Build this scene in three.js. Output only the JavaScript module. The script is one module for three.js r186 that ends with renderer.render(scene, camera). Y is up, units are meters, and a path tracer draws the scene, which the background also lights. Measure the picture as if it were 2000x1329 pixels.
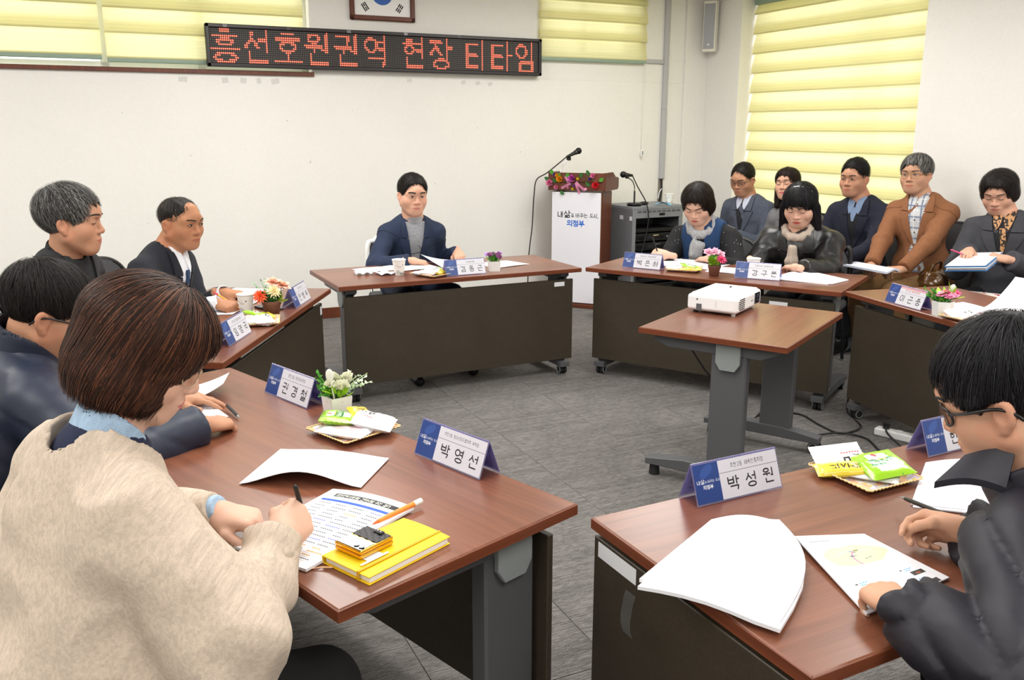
import * as THREE from 'three';
import { mergeGeometries, toCreasedNormals } from 'three/addons/utils/BufferGeometryUtils.js';
import { RectAreaLightUniformsLib } from 'three/addons/lights/RectAreaLightUniformsLib.js';
import { RoundedBoxGeometry } from 'three/addons/geometries/RoundedBoxGeometry.js';

// ---------------------------------------------------------------- camera, sky, lights, exposure
const scene = new THREE.Scene();
const renderer = new THREE.WebGLRenderer({ antialias: true });
renderer.toneMapping = THREE.LinearToneMapping;
renderer.toneMappingExposure = 1.0;
renderer.shadowMap.enabled = true;
const camera = new THREE.PerspectiveCamera(42.7, 2000 / 1329, 0.05, 60);
camera.position.set(0, 1.49, 0);
camera.rotation.set(-0.2379, -0.4382, 0.0011, 'YXZ');
scene.background = new THREE.Color(1.0, 1.0, 0.97);      // bright hazy daylight outside the blinds
scene.backgroundIntensity = 3.0;
RectAreaLightUniformsLib.init();
const CEIL = 2.72, BACK = -6.88, RIGHT = 5.2, LEFT = -3.3, FRONT = 2.6;
const PANELS = [[-1.6, -5.0], [1.0, -5.0], [3.6, -5.0], [-1.6, -2.4], [1.0, -2.4], [3.6, -2.4], [-1.6, 0.4], [1.0, 0.4], [3.6, 0.4]];
const PANEL_LIGHT = 9.6;

// ---------------------------------------------------------------- helpers
let rseed = 12345;
const rnd = () => { rseed = (rseed + 0x6d2b79f5) | 0; let t = Math.imul(rseed ^ (rseed >>> 15), 1 | rseed); t = (t + Math.imul(t ^ (t >>> 7), 61 | t)) ^ t; return ((t ^ (t >>> 14)) >>> 0) / 4294967296; };
const rr = (a, b) => a + (b - a) * rnd();
const { sin, cos, PI, abs, min, max, sqrt, floor, hypot, pow, exp } = Math;
const clamp = (x, a, b) => max(a, min(b, x)), lerp = (a, b, t) => a + (b - a) * t;
const sstep = (a, b, x) => { const t = clamp((x - a) / (b - a), 0, 1); return t * t * (3 - 2 * t); };
const V = (x, y, z) => new THREE.Vector3(x, y, z);
const DEG = PI / 180;
const used = new Map();
const numbered = (n) => { const k = used.get(n) || 0; used.set(n, k + 1); return k ? n + '_' + String(k).padStart(3, '0') : n; };
function tag(o, label, category, group) { o.userData.label = label; o.userData.category = category; if (group) o.userData.group = group; return o; }
function thing(name, label, category, [x, y, z] = [0, 0, 0], turn = 0, group) {
  const o = new THREE.Group(); o.name = numbered(name); o.position.set(x, y, z); o.rotation.y = turn; scene.add(o);
  return tag(o, label, category, group);
}
function part(name, geo, m, parent, label) {
  const o = new THREE.Mesh(geo, m); o.name = name; o.castShadow = o.receiveShadow = true; (parent || scene).add(o);
  if (label) o.userData.label = label;
  return o;
}
function struct(name, geo, m, parent) { const o = part(name, geo, m, parent); if (!parent) o.userData.kind = 'structure'; return o; }
function copyOf(o, label, pos, turn) {
  const c = o.clone(); c.name = numbered(o.name.replace(/_\d+$/, '')); c.userData = { ...o.userData, label }; c.position.set(...pos); if (turn !== undefined) c.rotation.y = turn; scene.add(c); return c;
}
function mat(color, roughness = 0.6, o = {}) { return new THREE.MeshPhysicalMaterial({ color, roughness, ...o }); }
// noise
const hash = (x, y, s = 0) => { let h = Math.imul(x, 374761393) + Math.imul(y, 668265263) + Math.imul(s, 974634777) | 0; h = Math.imul(h ^ (h >>> 13), 1274126177); return ((h ^ (h >>> 16)) >>> 0) / 4294967296; };
function vnoise(x, y, px = 256, py = 256, s = 0) {
  const xi = floor(x), yi = floor(y), fx = x - xi, fy = y - yi, u = fx * fx * (3 - 2 * fx), v = fy * fy * (3 - 2 * fy);
  const w = (a, m) => ((a % m) + m) % m, h = (a, b) => hash(w(a, px), w(b, py), s);
  return lerp(lerp(h(xi, yi), h(xi + 1, yi), u), lerp(h(xi, yi + 1), h(xi + 1, yi + 1), u), v);
}
function n3(x, y, z) {
  const xi = floor(x), yi = floor(y), zi = floor(z), fx = x - xi, fy = y - yi, fz = z - zi;
  const u = fx * fx * (3 - 2 * fx), v = fy * fy * (3 - 2 * fy), w = fz * fz * (3 - 2 * fz);
  const h = (a, b, c) => hash(a, b, c + 7);
  return lerp(lerp(lerp(h(xi, yi, zi), h(xi + 1, yi, zi), u), lerp(h(xi, yi + 1, zi), h(xi + 1, yi + 1, zi), u), v), lerp(lerp(h(xi, yi, zi + 1), h(xi + 1, yi, zi + 1), u), lerp(h(xi, yi + 1, zi + 1), h(xi + 1, yi + 1, zi + 1), u), v), w) * 2 - 1;
}
function dataTex(w, h, fn, srgb = true, mx = 1, my = 1) {           // fn(u,v) -> [r,g,b] 0..255 ; covers mx x my metres
  const d = new Uint8Array(w * h * 4);
  for (let j = 0; j < h; j++) for (let i = 0; i < w; i++) { const c = fn(i / w, j / h), k = (j * w + i) * 4; d[k] = clamp(c[0], 0, 255); d[k + 1] = clamp(c[1], 0, 255); d[k + 2] = clamp(c[2], 0, 255); d[k + 3] = 255; }
  const t = new THREE.DataTexture(d, w, h); t.wrapS = t.wrapT = THREE.RepeatWrapping; t.magFilter = THREE.LinearFilter; t.minFilter = THREE.LinearMipmapLinearFilter;
  if (srgb) t.colorSpace = THREE.SRGBColorSpace; t.repeat.set(1 / mx, 1 / my); t.needsUpdate = true; return t;
}
function canvasTex(w, h, draw) {
  const c = document.createElement('canvas'); c.width = w; c.height = h; const g = c.getContext('2d'); draw(g, w, h);
  const t = new THREE.CanvasTexture(c); t.colorSpace = THREE.SRGBColorSpace; return t;
}
// geometry
function boxUV(g) {                                                   // planar uv in metres along the dominant axis
  if (g.index) g = g.toNonIndexed();
  const p = g.attributes.position, n = g.attributes.normal, uv = new Float32Array(p.count * 2);
  for (let i = 0; i < p.count; i++) {
    const ax = abs(n.getX(i)), ay = abs(n.getY(i)), az = abs(n.getZ(i));
    const [u, v] = ay >= ax && ay >= az ? [p.getX(i), p.getZ(i)] : az >= ax ? [p.getX(i), p.getY(i)] : [p.getZ(i), p.getY(i)];
    uv[i * 2] = u; uv[i * 2 + 1] = v;
  }
  g.setAttribute('uv', new THREE.BufferAttribute(uv, 2)); return g;
}
function cbox(w, h, d, x = 0, y = 0, z = 0, c = 0.003) {            // box with chamfered edges, centre x,y,z
  c = min(c, w / 2.2, h / 2.2, d / 2.2);
  const X = w / 2, Y = h / 2, Z = d / 2, pos = [], q = (a, b, e, f) => pos.push(...a, ...b, ...e, ...a, ...e, ...f);
  const P = (sx, sy, sz, ax) => [sx * (ax === 0 ? X : X - c), sy * (ax === 1 ? Y : Y - c), sz * (ax === 2 ? Z : Z - c)];
  const quad = (a, b, e, f) => { // orient outward
    const n = new THREE.Vector3().crossVectors(V(b[0] - a[0], b[1] - a[1], b[2] - a[2]), V(e[0] - a[0], e[1] - a[1], e[2] - a[2]));
    if (n.x * (a[0] + e[0]) + n.y * (a[1] + e[1]) + n.z * (a[2] + e[2]) < 0) q(a, f, e, b); else q(a, b, e, f);
  };
  for (const s of [-1, 1]) {
    quad(P(s, -1, -1, 0), P(s, 1, -1, 0), P(s, 1, 1, 0), P(s, -1, 1, 0));
    quad(P(-1, s, -1, 1), P(1, s, -1, 1), P(1, s, 1, 1), P(-1, s, 1, 1));
    quad(P(-1, -1, s, 2), P(1, -1, s, 2), P(1, 1, s, 2), P(-1, 1, s, 2));
    for (const t of [-1, 1]) {
      quad(P(s, t, -1, 0), P(s, t, 1, 0), P(s, t, 1, 1), P(s, t, -1, 1));
      quad(P(s, -1, t, 0), P(s, 1, t, 0), P(s, 1, t, 2), P(s, -1, t, 2));
      quad(P(-1, s, t, 1), P(1, s, t, 1), P(1, s, t, 2), P(-1, s, t, 2));
      for (const r of [-1, 1]) {
        const a = P(s, t, r, 0), b = P(s, t, r, 1), e = P(s, t, r, 2), n = new THREE.Vector3().crossVectors(V(b[0] - a[0], b[1] - a[1], b[2] - a[2]), V(e[0] - a[0], e[1] - a[1], e[2] - a[2]));
        if (n.x * s + n.y * t + n.z * r < 0) pos.push(...a, ...e, ...b); else pos.push(...a, ...b, ...e);
      }
    }
  }
  const g = new THREE.BufferGeometry(); g.setAttribute('position', new THREE.Float32BufferAttribute(pos, 3)); g.computeVertexNormals();
  g.translate(x, y, z); return boxUV(g);
}
const rbox = (w, h, d, r, x = 0, y = 0, z = 0, seg = 3) => { const g = new RoundedBoxGeometry(w, h, d, seg, r); g.translate(x, y, z); return boxUV(g); };
function clean(g) { if (g.index) g = g.toNonIndexed(); for (const k of Object.keys(g.attributes)) if (!['position', 'normal', 'uv', 'color'].includes(k)) g.deleteAttribute(k); if (!g.attributes.uv) boxUV(g); return g; }
const join = (...l) => mergeGeometries(l.flat().map(clean));
function tube(pts, r, seg = 24, rad = 8, closed = false) { return new THREE.TubeGeometry(new THREE.CatmullRomCurve3(pts.map((p) => (p.isVector3 ? p : V(...p))), closed), seg, r, rad, closed); }
function cyl(r1, r2, h, x = 0, y = 0, z = 0, n = 20) { const g = new THREE.CylinderGeometry(r1, r2, h, n); g.translate(x, y, z); return g; }
function lathe(pts, n = 24) { return new THREE.LatheGeometry(pts.map(([x, y]) => new THREE.Vector2(x, y)), n); }
function grid(nu, nv, fn, uvfn) {                                     // parametric sheet fn(u,v)->[x,y,z]
  const pos = [], uv = [], idx = [];
  for (let j = 0; j <= nv; j++) for (let i = 0; i <= nu; i++) { pos.push(...fn(i / nu, j / nv)); const t = uvfn ? uvfn(i / nu, j / nv) : [i / nu, j / nv]; uv.push(...t); }
  for (let j = 0; j < nv; j++) for (let i = 0; i < nu; i++) { const a = j * (nu + 1) + i, b = a + 1, c = a + nu + 1, d = c + 1; idx.push(a, b, d, a, d, c); }
  const g = new THREE.BufferGeometry(); g.setAttribute('position', new THREE.Float32BufferAttribute(pos, 3)); g.setAttribute('uv', new THREE.Float32BufferAttribute(uv, 2)); g.setIndex(idx); g.computeVertexNormals(); return g;
}
function slabGrid(nu, nv, fn, th, uvfn) {                             // sheet with thickness th (downwards)
  const a = grid(nu, nv, fn, uvfn), b = grid(nu, nv, (u, v) => { const p = fn(u, v); return [p[0], p[1] - th, p[2]]; }, uvfn);
  const ix = b.index.array; for (let i = 0; i < ix.length; i += 3) { const t = ix[i]; ix[i] = ix[i + 1]; ix[i + 1] = t; } b.computeVertexNormals();
  const rim = [], ru = [], E = []; for (let i = 0; i <= nu; i++) E.push([i / nu, 0]); for (let j = 1; j <= nv; j++) E.push([1, j / nv]); for (let i = nu - 1; i >= 0; i--) E.push([i / nu, 1]); for (let j = nv - 1; j >= 0; j--) E.push([0, j / nv]);
  for (let k = 0; k + 1 < E.length; k++) { const p = fn(...E[k]), q = fn(...E[k + 1]), pb = [p[0], p[1] - th, p[2]], qb = [q[0], q[1] - th, q[2]]; rim.push(...p, ...pb, ...qb, ...p, ...qb, ...q); for (let m = 0; m < 6; m++) ru.push(0.01, 0.01); }
  const r = new THREE.BufferGeometry(); r.setAttribute('position', new THREE.Float32BufferAttribute(rim, 3)); r.setAttribute('uv', new THREE.Float32BufferAttribute(ru, 2)); r.computeVertexNormals();
  return join(a, b, r);
}
function ext(pts, depth, bevel = 0, holes) {                          // extruded outline in xy, along +z
  const s = new THREE.Shape(pts.map(([x, y]) => new THREE.Vector2(x, y)));
  if (holes) for (const h of holes) s.holes.push(new THREE.Path(h.map(([x, y]) => new THREE.Vector2(x, y))));
  return new THREE.ExtrudeGeometry(s, { depth, bevelEnabled: bevel > 0, bevelSize: bevel, bevelThickness: bevel, bevelSegments: 1, curveSegments: 8 });
}
const quadUV = (w, h, z = 0) => { const g = new THREE.PlaneGeometry(w, h); g.translate(0, 0, z); return g; };

// ---------------------------------------------------------------- Hangul lettering drawn from strokes
const JA = {
  'ㄱ': [[[0, .08], [1, .08], [.96, .5], [.86, 1]]], 'ㄴ': [[[.04, 0], [.04, .92], [1, .92]]], 'ㄷ': [[[1, .06], [.05, .06], [.05, .94], [1, .94]]],
  'ㄹ': [[[0, .05], [.96, .05], [.96, .48], [.04, .48], [.04, .95], [1, .95]]], 'ㅁ': [[[.05, .05], [.95, .05], [.95, .95], [.05, .95], [.05, .05]]],
  'ㅂ': [[[.05, 0], [.05, .96], [.95, .96], [.95, 0]], [[.05, .46], [.95, .46]]], 'ㅅ': [[[.5, 0], [.46, .4], [0, 1]], [[.48, .36], [1, 1]]],
  'ㅇ': 'O', 'ㅈ': [[[.02, .06], [.98, .06]], [[.5, .06], [.46, .45], [0, 1]], [[.48, .42], [1, 1]]],
  'ㅊ': [[[.3, 0], [.7, 0]], [[.02, .24], [.98, .24]], [[.5, .24], [.46, .55], [0, 1]], [[.48, .5], [1, 1]]],
  'ㅋ': [[[0, .08], [1, .08], [.96, .5], [.86, 1]], [[0, .5], [.95, .5]]], 'ㅌ': [[[1, .05], [.05, .05], [.05, .95], [1, .95]], [[.05, .5], [.95, .5]]],
  'ㅍ': [[[0, .05], [1, .05]], [[.28, .05], [.32, .95]], [[.72, .05], [.68, .95]], [[0, .95], [1, .95]]],
  'ㅎ': [[[.3, 0], [.7, 0]], [[0, .26], [1, .26]], 'o'],
};
const CHO = 'ㄱㄲㄴㄷㄸㄹㅁㅂㅃㅅㅆㅇㅈㅉㅊㅋㅌㅍㅎ', JUNG = 'ㅏㅐㅑㅒㅓㅔㅕㅖㅗㅘㅙㅚㅛㅜㅝㅞㅟㅠㅡㅢㅣ';
const JONG = ['', 'ㄱ', 'ㄲ', 'ㄱㅅ', 'ㄴ', 'ㄴㅈ', 'ㄴㅎ', 'ㄷ', 'ㄹ', 'ㄹㄱ', 'ㄹㅁ', 'ㄹㅂ', 'ㄹㅅ', 'ㄹㅌ', 'ㄹㅍ', 'ㄹㅎ', 'ㅁ', 'ㅂ', 'ㅂㅅ', 'ㅅ', 'ㅆ', 'ㅇ', 'ㅈ', 'ㅊ', 'ㅋ', 'ㅌ', 'ㅍ', 'ㅎ'];
const DBL = { 'ㄲ': 'ㄱㄱ', 'ㄸ': 'ㄷㄷ', 'ㅃ': 'ㅂㅂ', 'ㅆ': 'ㅅㅅ', 'ㅉ': 'ㅈㅈ' };
function circle(cx, cy, rx, ry, n = 20) { const p = []; for (let i = 0; i <= n; i++) p.push([cx + rx * cos(i / n * 2 * PI), cy + ry * sin(i / n * 2 * PI)]); return p; }
function jamoIn(j, [x0, y0, x1, y1], out) {
  if (DBL[j]) j = DBL[j];
  if (j.length === 2) { const m = (x1 - x0) * 0.54; jamoIn(j[0], [x0, y0, x0 + m * .82, y1], out); jamoIn(j[1], [x0 + m * 1.02, y0, x1, y1], out); return; }
  const s = JA[j], w = x1 - x0, h = y1 - y0;
  if (s === 'O') { out.push(circle(x0 + w / 2, y0 + h / 2, w * .48, h * .48)); return; }
  for (const k of s) k === 'o' ? out.push(circle(x0 + w / 2, y0 + h * .7, w * .36, h * .28)) : out.push(k.map(([x, y]) => [x0 + x * w, y0 + y * h]));
}
function syllable(ch) {                                               // strokes in a unit square, y down
  const c = ch.charCodeAt(0) - 0xac00, out = [];
  if (ch === '2') return [[[.28, .25], [.38, .12], [.6, .12], [.7, .28], [.62, .48], [.28, .9], [.74, .9]]];
  if (ch === '1') return [[[.38, .25], [.52, .12], [.52, .9]]];
  if (ch === ',') return [[[.15, .85], [.08, 1.02]]];
  if (c < 0 || c > 11171) return out;
  const L = CHO[floor(c / 588)], v = JUNG[floor(c % 588 / 28)], T = JONG[c % 28];
  const vert = 'ㅏㅐㅑㅒㅓㅔㅕㅖㅣ'.includes(v), horz = 'ㅗㅛㅜㅠㅡ'.includes(v), b = T ? .56 : .96, vb = T ? .6 : 1;
  const two = 'ㅐㅒㅔㅖㅙㅞ'.includes(v);
  const up = (x, y, len) => out.push([[x, y], [x, y - len]]), dn = (x, y, len) => out.push([[x, y], [x, y + len]]);
  if (vert) {
    const vx = two ? .72 : .78, lw = two ? .5 : .56; jamoIn(L, [.06, .06, lw, b - .04], out);
    const my = vb * .46;
    if (v === 'ㅣ') out.push([[vx, 0], [vx, vb]]);
    if (v === 'ㅏ' || v === 'ㅑ') { out.push([[vx, 0], [vx, vb]]); (v === 'ㅏ' ? [my] : [my - .1, my + .1]).forEach((y) => out.push([[vx, y], [1, y]])); }
    if (v === 'ㅓ' || v === 'ㅕ') { out.push([[vx + .08, 0], [vx + .08, vb]]); (v === 'ㅓ' ? [my] : [my - .1, my + .12]).forEach((y) => out.push([[lw + .03, y], [vx + .08, y]])); }
    if (v === 'ㅐ' || v === 'ㅒ') { out.push([[vx, .03], [vx, vb - .02]], [[.94, 0], [.94, vb]], [[vx, my], [.94, my]]); }
    if (v === 'ㅔ' || v === 'ㅖ') { out.push([[vx + .02, .03], [vx + .02, vb - .02]], [[.94, 0], [.94, vb]], [[lw, my], [vx + .02, my]]); if (v === 'ㅖ') out.push([[lw, my + .15], [vx + .02, my + .15]]); }
  } else if (horz) {
    const ly = T ? .3 : .5, hy = T ? .5 : .8, up2 = 'ㅗㅛ'.includes(v), lo = 'ㅜㅠ'.includes(v);
    jamoIn(L, [.22, .02, .78, lo ? ly + .02 : ly], out); const y = lo ? hy - (T ? .08 : .16) : hy; out.push([[.02, y], [.98, y]]);
    if (v === 'ㅗ') up(.5, y, T ? .14 : .22); if (v === 'ㅛ') { up(.34, y, .18); up(.66, y, .18); } if (v === 'ㅜ') dn(.5, y, T ? .14 : .32); if (v === 'ㅠ') { dn(.34, y, .2); dn(.66, y, .2); }
  } else {
    const h = { 'ㅘ': 'ㅗ', 'ㅙ': 'ㅗ', 'ㅚ': 'ㅗ', 'ㅝ': 'ㅜ', 'ㅞ': 'ㅜ', 'ㅟ': 'ㅜ', 'ㅢ': 'ㅡ' }[v], ly = T ? .3 : .46, y = T ? .46 : .72;
    jamoIn(L, [.1, .03, .56, ly - (h === 'ㅜ' ? .02 : 0)], out); const yy = h === 'ㅜ' ? y - .06 : y; out.push([[.02, yy], [.66, yy]]);
    if (h === 'ㅗ') up(.33, yy, .14); if (h === 'ㅜ') dn(.36, yy, T ? .14 : .26);
    out.push([[.84, 0], [.84, vb]]); if ('ㅘㅙ'.includes(v)) out.push([[.84, vb * .45], [1, vb * .45]]); if ('ㅝㅞ'.includes(v)) out.push([[.68, vb * .86], [.84, vb * .86]]);
  }
  if (T) jamoIn(T, [.2, .68, .88, .99], out);
  return out;
}
function hangul(g, text, x, y, size, o = {}) {                         // draws from the left, returns width
  const adv = (o.adv || 1.08) * size; g.lineWidth = (o.weight || .09) * size; g.strokeStyle = o.color || '#000'; g.lineCap = o.cap || 'butt'; g.lineJoin = 'round';
  let cx = x;
  for (const ch of text) {
    if (ch === ' ') { cx += adv * (o.space || .5); continue; }
    const narrow = '12,'.includes(ch);
    for (const s of syllable(ch)) { g.beginPath(); s.forEach(([px, py], i) => { const X = cx + px * size * (o.sx || 1), Y = y + py * size; i ? g.lineTo(X, Y) : g.moveTo(X, Y); }); g.stroke(); }
    cx += narrow ? adv * .62 : adv * (o.sx || 1);
  }
  return cx - x;
}
const slogan = (g, x, y, s, c1, c2) => { hangul(g, '내', x, y + s * .1, s * 1.05, { color: c1, weight: .15, cap: 'round' }); hangul(g, '삶', x + s * 1.3, y - s * .15, s * 1.35, { color: c1, weight: .12, cap: 'round' }); hangul(g, '을', x + s * 2.75, y + s * .35, s * .7, { color: c1, weight: .1 }); hangul(g, '바꾸는 도시,', x + s * 3.75, y + s * .3, s * .8, { color: c1, weight: .12, cap: 'round', adv: 1.02 }); hangul(g, '의정부', x + s * 2, y + s * 1.7, s * 1.15, { color: c2, weight: .17, cap: 'round', adv: 1.05 }); };

// ---------------------------------------------------------------- materials of the room
const fbm = (u, v, p, s) => vnoise(u * p, v * p, p, p, s) * .5 + vnoise(u * p * 2, v * p * 2, p * 2, p * 2, s + 1) * .3 + vnoise(u * p * 4, v * p * 4, p * 4, p * 4, s + 2) * .2;
const wallTex = dataTex(512, 512, (u, v) => { const n = fbm(u, v, 6, 3) - .5, f = vnoise(u * 160, v * 160, 160, 160, 9) - .5; const k = 1 + n * .016 + f * .012; return [236 * k, 234 * k, 229 * k]; }, true, 2, 2);
const M = {
  wall: mat(0xffffff, .9, { map: wallTex }),
  ceiling: mat(0xf0efec, .95), white: mat(0xf4f4f2, .55), whiteGloss: mat(0xf3f3f4, .28), black: mat(0x161616, .5), blackMetal: mat(0x1d1d1f, .4, { metalness: .3 }),
  grey: mat(0x5a5b5e, .5, { metalness: .15 }), greyLight: mat(0x8b9090, .45), greyDark: mat(0x38383b, .5), chrome: mat(0xd8d8da, .18, { metalness: 1 }), rubber: mat(0x1b1b1c, .8),
  duct: mat(0xb4b4b8, .55), sticker: mat(0xe6e6ea, .5), tape: mat(0xf4f4f4, .12, { transmission: .93, thickness: 0 }),
  glass: mat(0xffffff, .02, { transmission: 1, thickness: 0 }), rail: mat(0x8fa392, .5), alu: mat(0xdadcd8, .4),
};
const wood = (base, dark, s, o = {}) => mat(0xffffff, o.rough ?? .34, {
  map: dataTex(512, 1024, (u, v) => {
    const w = u * 9 + (vnoise(u * 6, v * 3, 6, 3, s) - .5) * 1.6, g1 = vnoise(w * 6, v * 4, 1e6, 4, s + 1), g2 = vnoise(u * 220, v * 10, 220, 10, s + 2), g3 = vnoise(u * 60, v * 5, 60, 5, s + 4), b = vnoise(u * 4, v * 2, 4, 2, s + 3);
    const k = clamp(.15 + g1 * .3 + g2 * .25 + g3 * .3 + (b - .5) * .5, 0, 1); return [0, 1, 2].map((i) => lerp(dark[i], base[i], k));
  }, true, .66, 1.6), ...o.more,
});
M.top = wood([138, 86, 63], [96, 55, 39], 20, { rough: .3, more: { clearcoat: .25, clearcoatRoughness: .25 } });
M.top.map.rotation = PI / 2;
M.edge = wood([128, 68, 42], [92, 46, 28], 31, { rough: .35 }); M.edge.map.rotation = PI / 2;
M.redwood = wood([118, 62, 38], [78, 38, 22], 40, { rough: .4 });
M.panel = mat(0xffffff, .42, { map: dataTex(256, 256, (u, v) => { const n = (vnoise(u * 128, v * 128, 128, 128, 5) - .5) * 10 + (fbm(u, v, 4, 8) - .5) * 8; return [62 + n, 54 + n, 43 + n]; }, true, .4, .4) });
const carpet = dataTex(512, 512, (u, v) => {
  const row = floor(v * 170), ln = vnoise(u * 26 + hash(row, 3, 1) * 20, row, 46, 170, 2), f = hash(floor(u * 256), floor(v * 340), 4), b = fbm(u, v, 3, 6), st = hash(row, 9, 2);
  const k = 104 + (ln - .5) * 36 + (f - .5) * 30 + (b - .5) * 18 + (st - .5) * 18; return [k * 1.02, k * .985, k * .965];
}, true, .5, .5);
M.carpet = mat(0xffffff, .95, { map: carpet });

// ---------------------------------------------------------------- floor of carpet tiles, walls, ceiling
{
  const fl = struct('floor', cbox(RIGHT - LEFT + .4, .1, FRONT - BACK + .4, (RIGHT + LEFT) / 2, -.056, (FRONT + BACK) / 2, .001), mat(0x3a3836, .95));
  const tg = cbox(.4985, .012, .4985, 0, -.006, 0, .0012), tr = tg.clone().rotateY(PI);
  for (let i = 0; i < 13; i++) for (let j = 0; j < 14; j++) { const t = part('carpet_tile', (i * 7 + j * 3) % 2 ? tg : tr, M.carpet, fl); t.position.set(-1.05 + i * .5, 0, -6.63 + j * .5); t.scale.y = 1; t.rotation.y = 0; }
  const base = part('carpet_surround', join(cbox(1.95, .012, 9.4, -2.3, -.0065, -2.1, .001), cbox(6.5, .012, 2.4, 1.95, -.0065, 1.55, .001)), M.carpet, fl);
}
const WH = 2.72;
const bx = (x0, x1, y0, y1, z0, z1) => cbox(x1 - x0, y1 - y0, z1 - z0, (x0 + x1) / 2, (y0 + y1) / 2, (z0 + z1) / 2, .002);
const Bz0 = BACK - .22, W1 = [-2.6, 1.55, 1.9, 2.62], W2 = [3.5, 4.46, 2.1, 2.62], W3 = [-6.4, -4.47, .75, 2.6];
struct('wall_back', join(bx(LEFT - .2, RIGHT + .4, 0, W1[2], Bz0, BACK), bx(LEFT - .2, W1[0], W1[2], WH, Bz0, BACK), bx(W1[1], RIGHT + .4, W1[2], W2[2], Bz0, BACK), bx(W1[1], W2[0], W2[2], WH, Bz0, BACK), bx(W2[1], RIGHT + .4, W2[2], WH, Bz0, BACK), bx(W1[0], W1[1], W1[3], WH, Bz0, BACK), bx(W2[0], W2[1], W2[3], WH, Bz0, BACK), bx(4.955, RIGHT, 0, WH, BACK, BACK + .025)), M.wall);
struct('wall_right', join(bx(RIGHT, RIGHT + .4, 0, W3[2], BACK, FRONT + .2), bx(RIGHT, RIGHT + .4, W3[3], WH, BACK, FRONT + .2), bx(RIGHT, RIGHT + .4, W3[2], W3[3], BACK, W3[0]), bx(RIGHT, RIGHT + .4, W3[2], W3[3], W3[1], FRONT + .2)), M.wall);
struct('wall_left', bx(LEFT - .2, LEFT, 0, WH, BACK, FRONT + .2), M.wall);
struct('wall_front', bx(LEFT, RIGHT, 0, WH, FRONT, FRONT + .2), M.wall);
struct('ceiling', bx(LEFT - .2, RIGHT + .4, WH, WH + .15, BACK - .22, FRONT + .2), M.ceiling);
struct('baseboard_back', bx(LEFT, RIGHT, 0, .085, BACK, BACK + .018), M.redwood);
struct('baseboard_right', bx(RIGHT - .018, RIGHT, 0, .085, BACK + .03, FRONT), M.redwood);
// wooden ledge under the high window
struct('trim_1', bx(-2.7, 1.56, 1.876, 1.906, BACK - .01, BACK + .022), M.redwood);
// scuffs and leftover tape on the back wall
{
  const sm = mat(0xaaa59e, .9), l = [];
  for (const [x, y, s] of [[.02, 1.80, .004], [.32, 1.78, .004], [-.33, 1.0, .012], [-.28, .98, .01], [.63, 1.3, .008], [1.34, 1.55, .01], [1.5, 1.24, .012], [.2, 1.6, .007], [.3, .82, .007], [2.52, 1.05, .009], [2.9, 1.5, .008], [1.85, 1.63, .006], [2.4, .9, .007], [3.3, 1.3, .01]]) { const g = new THREE.CircleGeometry(s * .55, 6); g.scale(1.5, .5, 1); g.rotateZ(x * 9); g.translate(x, y, BACK + .0015); l.push(g); }
  const scuff = part('wall_scuffs', join(l), sm); scuff.userData = { kind: 'stuff', label: 'small dark scuff marks scattered on the white back wall', category: 'scuffs' };
  const nth = ['first', 'second', 'third', 'fourth', 'fifth']; [.62, .91, 1.04, 1.15, 1.27].forEach((x, i) => { const w = rr(.03, .06), g = grid(4, 3, (u, v) => [(u - .5) * w, (v - .5) * .04, .0015 + .003 * abs(sin(u * 9 + v * 7 + i))]); const t = part('tape_scrap', g, M.tape); t.name = numbered('tape_scrap'); t.position.set(x, 1.835, BACK); t.rotation.z = rr(-.3, .3); tag(t, nth[i] + ' of five clear tape scraps under the window ledge, counted from the left', 'tape', 'tape scraps under the ledge'); });
  [2.32, 2.78, 2.91, 3.02].forEach((x, i) => { const g = grid(4, 3, (u, v) => [(u - .5) * .04, (v - .5) * .03, .0015 + .003 * abs(sin(u * 8 + v * 5 + i))]); const t = part('tape_scrap', g, M.tape); t.name = numbered('tape_scrap'); t.position.set(x, 1.865 - i * .004, BACK); t.rotation.z = rr(-.3, .3); tag(t, nth[i] + ' of four clear tape scraps under the red display, counted from the left', 'tape', 'tape scraps under the display'); });
}

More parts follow.
